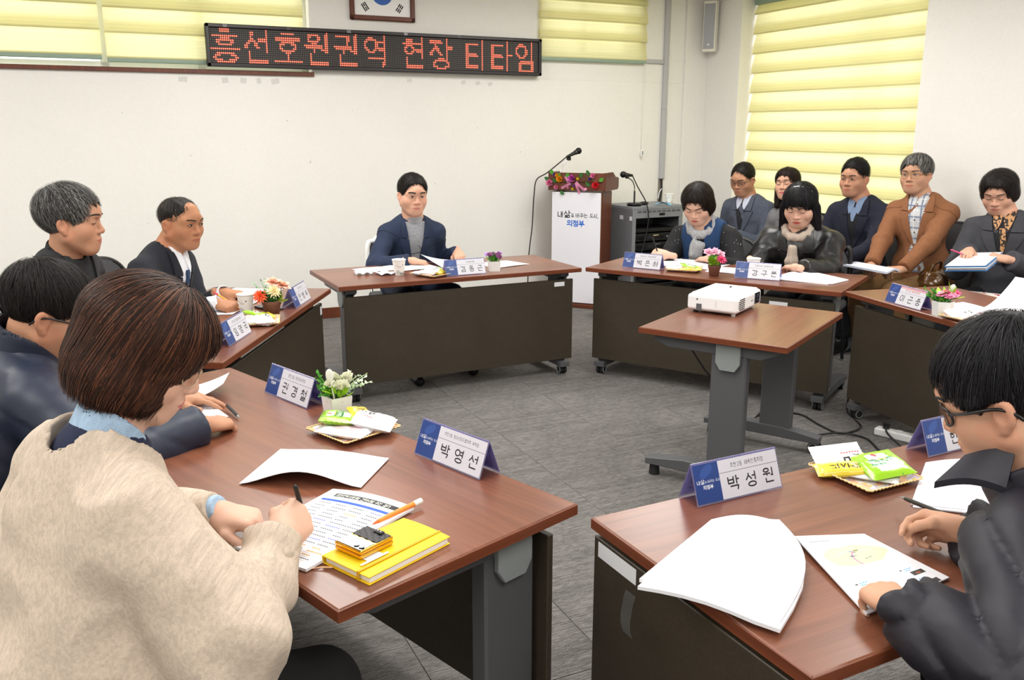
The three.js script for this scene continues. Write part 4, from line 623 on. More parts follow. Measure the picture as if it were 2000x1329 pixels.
// ---------------------------------------------------------------- notebook, phone, pens
{
  const N = thing('notebook', 'bright yellow hardcover notebook on the near table corner', 'notebook', onTable('T5', -.70, -.128), tableTurn('T5') + .1), ym = mat(0xf2c80a, .5), w = .136, d = .216;
  part('pages', cbox(w - .008, .013, d - .008, -.002, .0085, 0, .002), mat(0xf0ece4, .8), N); part('back_cover', rbox(w, .0025, d, .0012, 0, .0013, 0, 2), ym, N);
  part('front_cover', grid(8, 8, (u, v) => [(u - .5) * w, .0165 + .003 * sin(u * 3) * v, (v - .5) * d]), ym, N); part('cover_board', rbox(w, .0025, d, .0012, 0, .0158, 0, 2), ym, N);
  part('spine', rbox(.004, .017, d, .0018, w / 2 - .001, .0085, 0, 2), ym, N); part('elastic', join(cbox(.006, .0015, d + .003, -w / 2 + .03, .0195, 0, .0005), cbox(.006, .018, .0015, -w / 2 + .03, .0095, -d / 2 - .001, .0004)), mat(0xd8a808, .6), N);
  part('sticker', cbox(.05, .0006, .04, .0, .0188, -.05, .0002), M.sticker, N); part('sticker', cbox(.006, .0006, .07, -.025, .0198, -.055, .0002), M.sticker, N);
  part('bookmark_ribbon', grid(1, 10, (u, v) => [.03 + v * .055 + .004 * sin(v * 6), .006 - .005 * v, -d / 2 - .004 - v * .04 + (u - .5) * .006]), mat(0xdca878, .7, { side: THREE.DoubleSide }), N);
  const F = thing('flip_phone', 'folded phone in a gold case with quilted black leather on yellow notebook', 'phone', [onTable('T5', -.675, -.165)[0], TH + .0195, onTable('T5', -.675, -.165)[2]], tableTurn('T5') + .12), gold = mat(0xe8b64c, .14, { metalness: 1 });
  part('lower_shell', rbox(.076, .0085, .086, .003, 0, .0043, 0), gold, F); part('upper_shell', rbox(.076, .0085, .086, .003, 0, .0132, 0), gold, F);
  part('leather_panel', boxUV(grid(24, 18, (u, v) => { const x = u * 5, z = v * 4, q = abs(sin((x + z) * PI / 1.4)) * abs(sin((x - z) * PI / 1.4)); return [(u - .5) * .07, .0178 + .0012 * q, .0 + v * .04]; })), mat(0x202024, .45), F);
  part('cover_display', cbox(.068, .001, .036, 0, .0178, -.0225, .0005), mat(0x16181c, .04, { clearcoat: 1 }), F); for (const x of [-.012, -.026]) part('camera_lens', cyl(.0055, .0055, .002, x, .019, -.03, 18), mat(0x0b0b0e, .05), F); part('strap', rbox(.022, .003, .012, .0014, -.006, .02, .034), M.black, F); for (const x of [-.003, -.011]) part('stud', new THREE.SphereGeometry(.0022, 10, 8).translate(x, .0218, .034), M.chrome, F);
}
function pen(name, label, a, b, col, o = {}) {
  const A = V(...a), B = V(...b), len = A.distanceTo(B), P = thing(name, label, 'pen', a); P.lookAt(B.x, B.y, B.z); const r = o.r || .0045, g = (x) => x.rotateX(PI / 2);
  part('barrel', g(lathe([[.0001, len * .12], [r * .8, len * .12], [r, len * .3], [r, len * .96], [r * .6, len], [.0001, len]], 14)), col, P); part('tip', g(lathe([[.0006, 0], [r * .8, len * .12], [.0001, len * .12]], 12)), o.tip || M.greyLight, P); if (o.cap) part('cap', g(cyl(r * 1.08, r * 1.08, len * .16, 0, len * .92, 0, 14)), o.cap, P); return P;
}
{ const q = (x, z, y) => onTable('T5', x, z, TH + y); pen('ballpoint_pen', 'orange ballpoint pen with white end lying by the yellow notebook', q(-.592, -.087, .012), q(-.578, .056, .016), mat(0xf08a2c, .35), { cap: mat(0xf0ede6, .4), tip: mat(0xe06a20, .4), r: .006 }); }
{ const q = (x, z, y) => onTable('T4', x, z, TH + y); pen('ballpoint_pen', 'blue and red pen lying behind the clay chrysanthemum pot', q(.18, .14, .012), q(.32, .16, .012), mat(0x2c3cc8, .4), { cap: mat(0xe04858, .4), r: .006 }); const ph = part('dark_phone', rbox(.07, .009, .14, .003, 0, .0045, 0), mat(0x101114, .2)); ph.name = numbered('mobile_phone'); ph.position.set(...onTable('T4', .2, .17)); ph.rotation.y = .4; tag(ph, 'black mobile phone lying behind the clay pot', 'phone'); }

// ---------------------------------------------------------------- projector
{
  const P = thing('projector', 'white video projector on the small centre table', 'projector', [2.528 - .158 * cos(1.041) + -.16 * sin(-1.041), TH, -2.97 - -.158 * sin(-1.041) + -.16 * cos(1.041)], -1.041 + PI / 2), w = .315, d = .24, h = .074, pw = mat(0xf2f2f3, .3);
  part('body', rbox(w, h, d, .016, 0, .014 + h / 2, 0, 5), pw, P); part('top_shell', rbox(w - .03, .012, d - .03, .005, 0, .014 + h, 0, 3), pw, P);
  part('lower_tray', rbox(w - .05, .012, d - .04, .004, 0, .014, 0), mat(0xdcdce0, .4), P);
  const lens = part('lens_window', rbox(.062, .052, .006, .002, .095, .054, d / 2 + .001), mat(0x16202c, .08, { clearcoat: 1 }), P); part('lens', lathe([[.0001, .004], [.012, .003], [.018, 0], [.0185, -.002]], 24).rotateX(PI / 2).translate(.095, .054, d / 2 + .004), mat(0x0a1420, .03), lens);
  for (let i = 0; i < 6; i++) for (let j = 0; j < 6; j++) if (!((i === 0 || i === 5) && (j === 0 || j === 5) && i === 0)) part('vent_hole', cbox(.009, .0055, .002, -.135 + i * .013, .03 + j * .009, d / 2 + .0004, .0008), mat(0x2a2624, .7), P);
  for (const [x, z, r] of [[-.12, .09, .01], [.12, .09, .01], [.0, -.09, .01], [-.12, -.09, .013]]) part('foot', cyl(r, r * .9, .016, x, .008, z, 14), z < 0 ? M.black : M.white, P);
  part('side_catch', cbox(.003, .032, .026, -w / 2 - .0005, .03, -.06, .001), mat(0x5c5c60, .5), P); part('side_screw', cyl(.004, .004, .002, 0, 0, 0, 10).rotateZ(PI / 2).translate(-w / 2, .066, -.07), M.greyDark, P);
  part('focus_lever', cbox(.018, .006, .008, .07, .014 + h + .008, -.0, .002), M.black, P); part('zoom_ring', cbox(.07, .002, .03, .095, .014 + h + .0068, .05, .001), mat(0xe2e2ea, .4), P); for (let i = 0; i < 8; i++) part('key_mark', cbox(.003, .0005, .035, -.03 + i * .009, .014 + h + .0062, .06, .0001), mat(0xc6c2a4, .6), P);
  part('badge', cbox(.026, .007, .001, .03, .05, d / 2 + .0004, .0003), mat(0x9a9aa2, .5), P); part('seam', cbox(.0008, .03, .0012, -w / 2, .05, .02, .0002), M.greyLight, P);
  cable('projector_cable', 'black power cable hanging from the projector under the small table', [[2.2, .64, -3.0], [2.26, .57, -3.0], [2.37, .44, -3.02], [2.5, .33, -3.06], [2.65, .22, -3.15], [2.8, .1, -3.25], [3.0, .012, -3.4], [3.1, .008, -3.47]], .004);
}
// power strip and floor cables
{
  const P = thing('power_strip', 'white multi-socket power strip on the floor below the tables', 'power strip', [3.47, 0, -2.84], -1.22); part('housing', rbox(.3, .04, .055, .01, 0, .02, 0), M.whiteGloss, P);
  for (let i = 0; i < 4; i++) part('socket', lathe([[.0001, -.004], [.017, -.004], [.019, .001], [.021, .001], [.021, -.002]], 20).translate(-.1 + i * .065, .041, 0), mat(0xd2d2d4, .5), P);
  part('plug', join(cyl(.018, .015, .03, -.1, .055, 0, 14)), M.black, P);
  cable('power_cable', 'black power cable looping over the floor to the white strip', [[3.06, .006, -3.44], [3.18, .006, -3.45], [3.28, .006, -3.37], [3.25, .006, -3.19], [3.25, .006, -3.05], [3.41, .006, -3.07], [3.55, .02, -3.3], [3.58, .2, -3.3]], .005);
  cable('power_cable', 'black cable crossing the carpet behind the small table legs', [[3.0, .006, -3.25], [3.06, .006, -3.1], [3.24, .012, -3.04], [3.31, .006, -2.95], [3.23, .006, -2.75], [3.3, .006, -2.68], [3.4, .04, -2.9], [3.435, .06, -2.935]], .005);
  const bg = part('green_bag', slabGrid(6, 6, (u, v) => [(u - .5) * .16, .02 + .2 * sin(u * PI) * sin(v * PI), (v - .5) * .12], .002), mat(0x3a9a5c, .6)); bg.scale.set(.5, .4, .5); bg.position.set(3.66, .28, -5.9); bg.name = 'green_bag'; tag(bg, 'green and white bag on the box behind the tables', 'bag');
  const cb = thing('carton_box', 'small box standing behind the tables under the green bag', 'box', [3.66, 0, -5.9]); part('carton', cbox(.24, .28, .2, 0, .14, 0, .003), mat(0xbdb6a6, .7), cb); part('flap', cbox(.24, .004, .09, 0, .282, .05, .001), mat(0xcdc6b4, .7), cb);
}

// ================================================================ people
// ---- signed distance pieces
const smin = (a, b, k) => { const h = max(k - abs(a - b), 0) / k; return min(a, b) - h * h * k * .25; };
const smax = (a, b, k) => -smin(-a, -b, k);
function cap(a, b, r1, r2 = r1) { const [ax, ay, az] = a, dx = b[0] - ax, dy = b[1] - ay, dz = b[2] - az, il = 1 / (dx * dx + dy * dy + dz * dz + 1e-12); return (x, y, z) => { const px = x - ax, py = y - ay, pz = z - az, t = clamp((px * dx + py * dy + pz * dz) * il, 0, 1), ex = px - dx * t, ey = py - dy * t, ez = pz - dz * t; return sqrt(ex * ex + ey * ey + ez * ez) - (r1 + (r2 - r1) * t); }; }
function ell(c, r, B) {                                               // ellipsoid, B = [X,Y,Z] unit axes
  const [cx, cy, cz] = c, [rx, ry, rz] = r;
  return (x, y, z) => { let px = x - cx, py = y - cy, pz = z - cz; if (B) { const a = px * B[0][0] + py * B[0][1] + pz * B[0][2], b = px * B[1][0] + py * B[1][1] + pz * B[1][2], d = px * B[2][0] + py * B[2][1] + pz * B[2][2]; px = a; py = b; pz = d; } const u = px / rx, v = py / ry, w = pz / rz, k0 = sqrt(u * u + v * v + w * w), a = u / rx, b = v / ry, d = w / rz, k1 = sqrt(a * a + b * b + d * d); return k1 < 1e-9 ? -min(rx, ry, rz) : k0 * (k0 - 1) / k1; };
}
const blend = (list, k) => { const n = list.length; return (x, y, z) => { let d = list[0](x, y, z); for (let i = 1; i < n; i++) d = smin(d, list[i](x, y, z), k); return d; }; };
// ---- surface nets
function meshField(f, lo, hi, c, color) {
  const n = [0, 1, 2].map((i) => Math.ceil((hi[i] - lo[i]) / c) + 1), [nx, ny, nz] = n, val = new Float32Array(nx * ny * nz), B = 6, id = (i, j, k) => (k * ny + j) * nx + i;
  for (let k0 = 0; k0 < nz; k0 += B) for (let j0 = 0; j0 < ny; j0 += B) for (let i0 = 0; i0 < nx; i0 += B) {
    const h = B * c / 2, d = f(lo[0] + i0 * c + h, lo[1] + j0 * c + h, lo[2] + k0 * c + h), far = abs(d) > h * 1.7321 * 1.35 + .012;
    for (let k = k0; k < min(k0 + B, nz); k++) for (let j = j0; j < min(j0 + B, ny); j++) for (let i = i0; i < min(i0 + B, nx); i++) val[id(i, j, k)] = far ? d : f(lo[0] + i * c, lo[1] + j * c, lo[2] + k * c);
  }
  const vid = new Int32Array(nx * ny * nz).fill(-1), pos = [], idx = [];
  const CO = []; for (let q = 0; q < 8; q++) CO.push([q & 1, (q >> 1) & 1, q >> 2]);
  const ED = [[0, 1], [2, 3], [4, 5], [6, 7], [0, 2], [1, 3], [4, 6], [5, 7], [0, 4], [1, 5], [2, 6], [3, 7]], v = new Float32Array(8);
  for (let k = 0; k < nz - 1; k++) for (let j = 0; j < ny - 1; j++) for (let i = 0; i < nx - 1; i++) {
    let m = 0; for (let q = 0; q < 8; q++) { v[q] = val[id(i + CO[q][0], j + CO[q][1], k + CO[q][2])]; if (v[q] < 0) m++; }
    if (m === 0 || m === 8) continue; let sx = 0, sy = 0, sz = 0, e = 0;
    for (const [a, b] of ED) if ((v[a] < 0) !== (v[b] < 0)) { const t = v[a] / (v[a] - v[b]); sx += lerp(CO[a][0], CO[b][0], t); sy += lerp(CO[a][1], CO[b][1], t); sz += lerp(CO[a][2], CO[b][2], t); e++; }
    vid[id(i, j, k)] = pos.length / 3; pos.push(lo[0] + (i + sx / e) * c, lo[1] + (j + sy / e) * c, lo[2] + (k + sz / e) * c);
  }
  const quad = (a, b, d, e, flip) => { if (a < 0 || b < 0 || d < 0 || e < 0) return; flip ? idx.push(a, d, b, a, e, d) : idx.push(a, b, d, a, d, e); };
  for (let k = 1; k < nz - 1; k++) for (let j = 1; j < ny - 1; j++) for (let i = 1; i < nx - 1; i++) {
    const s = val[id(i, j, k)] < 0;
    if (s !== val[id(i + 1, j, k)] < 0) quad(vid[id(i, j - 1, k - 1)], vid[id(i, j, k - 1)], vid[id(i, j, k)], vid[id(i, j - 1, k)], !s);
    if (s !== val[id(i, j + 1, k)] < 0) quad(vid[id(i - 1, j, k - 1)], vid[id(i - 1, j, k)], vid[id(i, j, k)], vid[id(i, j, k - 1)], !s);
    if (s !== val[id(i, j, k + 1)] < 0) quad(vid[id(i - 1, j - 1, k)], vid[id(i, j - 1, k)], vid[id(i, j, k)], vid[id(i - 1, j, k)], !s);
  }
  const g = new THREE.BufferGeometry(), np = pos.length / 3, uv = new Float32Array(np * 2);
  for (let i = 0; i < np; i++) { uv[2 * i] = pos[3 * i] * .8 + pos[3 * i + 2] * .6; uv[2 * i + 1] = pos[3 * i + 1] + pos[3 * i + 2] * .35; }
  g.setAttribute('position', new THREE.Float32BufferAttribute(pos, 3)); g.setAttribute('uv', new THREE.BufferAttribute(uv, 2)); g.setIndex(idx);
  if (color) { const col = new Float32Array(np * 3); for (let i = 0; i < np; i++) { const q = color(pos[3 * i], pos[3 * i + 1], pos[3 * i + 2]); col[3 * i] = q[0]; col[3 * i + 1] = q[1]; col[3 * i + 2] = q[2]; } g.setAttribute('color', new THREE.BufferAttribute(col, 3)); }
  g.computeVertexNormals(); return g;
}
const lin = (hex) => { const c = new THREE.Color(hex); return [c.r, c.g, c.b]; };
// small vector kit on arrays
const add = (a, b, s = 1) => [a[0] + b[0] * s, a[1] + b[1] * s, a[2] + b[2] * s], sub = (a, b) => add(a, b, -1), dot = (a, b) => a[0] * b[0] + a[1] * b[1] + a[2] * b[2], len = (a) => sqrt(dot(a, a)), nrm = (a) => { const l = len(a) || 1; return [a[0] / l, a[1] / l, a[2] / l]; }, cross = (a, b) => [a[1] * b[2] - a[2] * b[1], a[2] * b[0] - a[0] * b[2], a[0] * b[1] - a[1] * b[0]], mix = (a, b, t) => [lerp(a[0], b[0], t), lerp(a[1], b[1], t), lerp(a[2], b[2], t)];
const basisM = (X, Y, Z, o) => new THREE.Matrix4().set(X[0], Y[0], Z[0], o[0], X[1], Y[1], Z[1], o[1], X[2], Y[2], Z[2], o[2], 0, 0, 0, 1);
const mirror = (f) => (x, y, z) => f(abs(x), y, z);
// ---- head (local: y up, z forward, origin between the ears)
function headField(o = {}) {
  const w = o.w || 1, j = o.jaw || 1, skull = ell([0, .045, -.012], [.077 * w, .086, .096]), face = ell([0, -.022, .022], [.07 * w, .09, .066]), ch = o.chin || 0;
  const solid = [skull, face, cap([0, -.096 - ch, .062], [0, -.092 - ch, .058], .02), mirror(cap([.054 * w * j, -.048, .004], [.022, -.092 - ch, .054], .025, .022)), mirror(ell([.044 * w, -.022, .05], [.025, .03, .028])), mirror(cap([.012, .037, .083], [.044 * w, .034, .066], .0145, .013)), cap([0, .06, .074], [0, .085, .06], .024)];
  const base = blend(solid, .03), nose = blend([cap([0, .02, .087], [0, -.02, .1], .0065, .0105), ell([0, -.026, .1005], [.0125, .0095, .0105]), mirror(ell([.014, -.029, .0925], [.008, .0075, .009]))], .009);
  const sock = mirror(ell([.031 * w, .014, .1], [.017, .011, .016])), ball = mirror(ell([.031 * w, .013, .077], [.0165, .0125, .0135])), lidCrease = mirror(cap([.02 * w, .0165, .0925], [.043 * w, .015, .084], .0016));
  const lipU = ell([0, -.0575, .0885], [.0265, .0048, .009]), lipL = ell([0, -.0672, .0868], [.023, .006, .0085]), slit = cap([-.022, -.0625, .092], [.022, -.0625, .092], .0016), muzzle = ell([0, -.06, .068], [.034, .03, .026]);
  const earO = mirror(ell([.081 * w, .0, -.006], [.0115, .031, .019], [nrm([1, 0, .35]), nrm([-.06, 1, -.22]), nrm(cross(nrm([1, 0, .35]), nrm([-.06, 1, -.22])))])), earI = mirror(ell([.093 * w, .004, .0], [.009, .019, .011])), lobe = mirror(ell([.078 * w, -.028, .002], [.008, .01, .009]));
  return (x, y, z) => {
    let d = base(x, y, z); if (d > .06) return d;
    d = smin(d, muzzle(x, y, z), .02); d = smax(d, -sock(x, y, z), .014); d = smin(d, ball(x, y, z), .005); d = smin(d, nose(x, y, z), .008);
    d = smin(d, lipU(x, y, z), .004); d = smin(d, lipL(x, y, z), .004); d = smax(d, -slit(x, y, z), .003); d = smax(d, -lidCrease(x, y, z), .003);
    let e = smin(earO(x, y, z), lobe(x, y, z), .008); e = smax(e, -earI(x, y, z), .006); return smin(d, e, .006);
  };
}
// ---- hand (local: wrist at origin, z fingers, y back of the hand, x thumb for a right hand)
const POSES = { flat: [[12, 14, 8], [10, 12, 8], [12, 14, 8], [16, 16, 8]], relaxed: [[28, 32, 18], [32, 36, 20], [36, 40, 22], [40, 42, 24]], pen: [[48, 38, 18], [56, 52, 26], [66, 66, 34], [72, 70, 36]], fist: [[72, 80, 45], [76, 84, 48], [78, 84, 48], [80, 82, 46]], grip: [[50, 50, 30], [54, 54, 30], [56, 56, 32], [58, 56, 32]] };
function handGeo(side, pose, cell, color, scale = 1) {
  const s = side === 'R' ? 1 : -1, P = POSES[pose], fingers = [], tips = [];
  const bxs = [.028, .0095, -.0095, -.0265], bzs = [.086, .091, .087, .077], Ls = [.07, .078, .072, .056], rs = [.0088, .009, .0085, .0075];
  for (let i = 0; i < 4; i++) {
    let p = [bxs[i] * s, -.001, bzs[i]], a = 0; const sp = (bxs[i] * 2.2) * s * (pose === 'flat' ? 1.4 : .4), seg = [.46, .3, .24], fs = [];
    for (let k = 0; k < 3; k++) { a += P[i][k] * DEG; const q = [p[0] + sin(sp) * cos(a) * Ls[i] * seg[k], p[1] - sin(a) * Ls[i] * seg[k], p[2] + cos(a) * cos(sp) * Ls[i] * seg[k]]; fs.push(cap(p, q, rs[i] * (1 - .08 * k), rs[i] * (1 - .08 * (k + 1)))); p = q; }
    fingers.push(blend(fs, .003)); tips.push(p);
  }
  const th = pose === 'flat' ? [[.02, -.008, .02], [.046, -.014, .05], [.056, -.018, .072], [.06, -.02, .092]] : pose === 'pen' ? [[.02, -.01, .02], [.036, -.026, .054], [.03, -.036, .082], [.018, -.042, .1]] : pose === 'fist' ? [[.02, -.012, .02], [.036, -.03, .05], [.026, -.042, .074], [.008, -.046, .082]] : [[.02, -.01, .02], [.044, -.022, .05], [.046, -.032, .076], [.04, -.038, .094]];
  const t = th.map(([x, y, z]) => [x * s, y, z]); tips.push(t[3]);
  const thumb = blend([cap(t[0], t[1], .0135, .0115), cap(t[1], t[2], .0115, .0098), cap(t[2], t[3], .0098, .0082)], .006);
  const palm = blend([ell([.0, -.004, .048], [.038, .0155, .05]), ...bxs.map((b, i) => cap([b * .55 * s, -.001, .016], [b * s, -.002, bzs[i] - .004], .0125, .0105)), ell([.022 * s, -.012, .034], [.018, .014, .03])], .014), wrist = cap([0, -.002, -.045], [0, -.002, .012], .021, .022);
  const f = (x, y, z) => { let d = smin(palm(x, y, z), wrist(x, y, z), .02); let e = fingers[0](x, y, z); for (let i = 1; i < 4; i++) e = smin(e, fingers[i](x, y, z), .0022); d = smin(d, e, .009); return smin(d, thumb(x, y, z), .008); };
  const g = meshField(f, [-.075, -.1, -.075], [.075, .035, .185], cell, color); if (scale !== 1) g.scale(scale, scale, scale); return { g, tips: tips.map((p) => p.map((q) => q * scale)) };
}
// ---- hair
function hairField(o) {
  const t = o.top ?? .018, sd = o.side ?? .006, bk = o.back ?? .01, hl = o.line ?? .085, w = o.w || 1;
  const parts = [ell([0, .046 + t * .45, -.014], [.078 * w + sd, .088 + t * .6, .098 + bk])]; if (o.extra) parts.push(...o.extra);
  const vol = blend(parts, .03), fw = o.faceW ?? .064, fe = (k) => ell([k * .034 * w, hl - .115, .115], [fw * w - .034 * w, .115, o.faceD ?? .088]), fm = ell([0, hl - .117, .115], [.04, .115, o.faceD ?? .088]), face = blend([fe(-1), fe(1), fm], .02), ear = mirror(ell([.088 * w, -.008, .006], [.034, .036, .026])), low = o.low ?? -.052, slope = o.slope ?? .35;
  const bang = o.bangs;
  return (x, y, z) => { let d = vol(x, y, z); if (d > .06) return d; d = smax(d, -face(x, y, z), .012); if (!o.coverEar) d = smax(d, -ear(x, y, z), .008); d = smax(d, low + slope * max(0, z + .02) - y, .012); if (bang) d = smin(d, bang(x, y, z), .01); return d; };
}
function hairGeo(o, cell, strands) {
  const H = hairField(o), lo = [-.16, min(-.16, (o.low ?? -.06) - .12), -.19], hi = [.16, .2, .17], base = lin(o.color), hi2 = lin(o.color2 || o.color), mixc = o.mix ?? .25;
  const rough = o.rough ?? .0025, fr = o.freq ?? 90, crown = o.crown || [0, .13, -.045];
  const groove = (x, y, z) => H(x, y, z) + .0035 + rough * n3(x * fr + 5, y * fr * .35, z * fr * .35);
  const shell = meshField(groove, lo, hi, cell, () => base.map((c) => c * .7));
  const grad = (p) => { const e = .002, d = H(...p); return nrm([H(p[0] + e, p[1], p[2]) - d, H(p[0], p[1] + e, p[2]) - d, H(p[0], p[1], p[2] + e) - d]); };
  const pos = [], col = [], nor = [], M_ = 8, wd = o.width ?? .0022, L = o.len ?? .09, grav = o.grav ?? .5;
  for (let i = 0; i < strands; i++) {
    const a = rr(0, 2 * PI), b = Math.acos(rr(-.75, 1)); let p = [.2 * sin(b) * cos(a), .02 + .2 * cos(b), -.02 + .2 * sin(b) * sin(a)], ok = 0;
    const tgt = [0, .02, -.02]; const dir = nrm(sub(tgt, p)); for (let k = 0; k < 40; k++) { const d = H(...p); if (d < .0006) { ok = 1; break; } p = add(p, dir, max(d * .8, .0008)); if (len(sub(p, tgt)) < .02) break; } if (!ok) continue;
    const off = rr(-.002, o.fluff ?? .0025), lift = (o.lift ?? .002) * rr(-.2, 1), st = L * rr(.5, 1.2) / M_, pts = [], ns = []; const jit = [rr(-1, 1), rr(-1, 1), rr(-1, 1)].map((q) => q * (o.jit ?? .18));
    for (let k = 0; k <= M_; k++) {
      const tail = o.tail && p[1] < (o.low ?? -.05) + .012, n = tail ? ns[ns.length - 1] || [0, 0, -1] : grad(p); if (!tail) p = add(p, n, -(H(...p) - off - lift * (k / M_) ** 2)); pts.push(p); ns.push(n); if (tail) { const dn = nrm(add(add([0, -1, 0], n, -.35), jit)); p = add(p, dn, min(st, o.tail / 3)); if (p[1] < (o.low ?? -.05) - o.tail * rr(.5, 1.2)) break; continue; }
      let fl = o.flow ? o.flow(p) : add(nrm(sub(p, crown)), [0, -1, 0], grav); fl = add(fl, jit); if (o.curl) fl = add(fl, [sin(k * 1.4 + a * 5), 0, cos(k * 1.4 + a * 5)], o.curl); fl = nrm(add(fl, n, -dot(fl, n))); p = add(p, fl, st); if (H(...p) > .012 && !(o.tail && p[1] < (o.low ?? -.05) + .02)) { break; }
    }
    if (pts.length < 4) continue; const tone = rnd() < mixc ? mix(base, hi2, rr(.4, 1)) : mix(base, hi2, rr(0, .18)), sh = rr(.8, 1.15), c = tone.map((q) => q * sh), m = pts.length - 1;
    for (let k = 0; k < m; k++) {
      const d = nrm(sub(pts[k + 1], pts[k])), s1 = nrm(cross(d, ns[k])), s2 = nrm(cross(d, ns[k + 1])), w1 = wd * (1 - .75 * k / m) * .5, w2 = wd * (1 - .75 * (k + 1) / m) * .5;
      const A = add(pts[k], s1, w1), B = add(pts[k], s1, -w1), D = add(pts[k + 1], s2, w2), E = add(pts[k + 1], s2, -w2);
      pos.push(...A, ...D, ...B, ...B, ...D, ...E); for (let q = 0; q < 6; q++) col.push(...c); const na = nrm(add(ns[k], s1, .5)), nb = nrm(add(ns[k], s1, -.5)), nd = nrm(add(ns[k + 1], s2, .5)), ne = nrm(add(ns[k + 1], s2, -.5)); nor.push(...na, ...nd, ...nb, ...nb, ...nd, ...ne);
    }
  }
  const g = new THREE.BufferGeometry(); g.setAttribute('position', new THREE.Float32BufferAttribute(pos, 3)); g.setAttribute('normal', new THREE.Float32BufferAttribute(nor, 3)); g.setAttribute('color', new THREE.Float32BufferAttribute(col, 3)); g.setAttribute('uv', new THREE.Float32BufferAttribute(new Float32Array(pos.length / 3 * 2), 2));
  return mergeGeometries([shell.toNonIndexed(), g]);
}
function ik(S, W, l1, l2, hint) { const v = sub(W, S), d0 = len(v), u = nrm(v), d = min(d0, (l1 + l2) * .995); const a = (l1 * l1 - l2 * l2 + d * d) / (2 * d), h = sqrt(max(0, l1 * l1 - a * a)), k = d0 / d; const hp = nrm(add(hint, u, -dot(hint, u))); return add(add(S, u, a * k), hp, h); }
const hairMat = mat(0xffffff, .55, { vertexColors: true, side: THREE.DoubleSide, specularIntensity: .45 });
const skinMat = mat(0xffffff, .5, { vertexColors: true, specularIntensity: .4 });
const browCache = new Map(); const colored = (hex, rough = .7) => { const k = hex + ':' + rough; if (!browCache.has(k)) browCache.set(k, mat(hex, rough)); return browCache.get(k); };
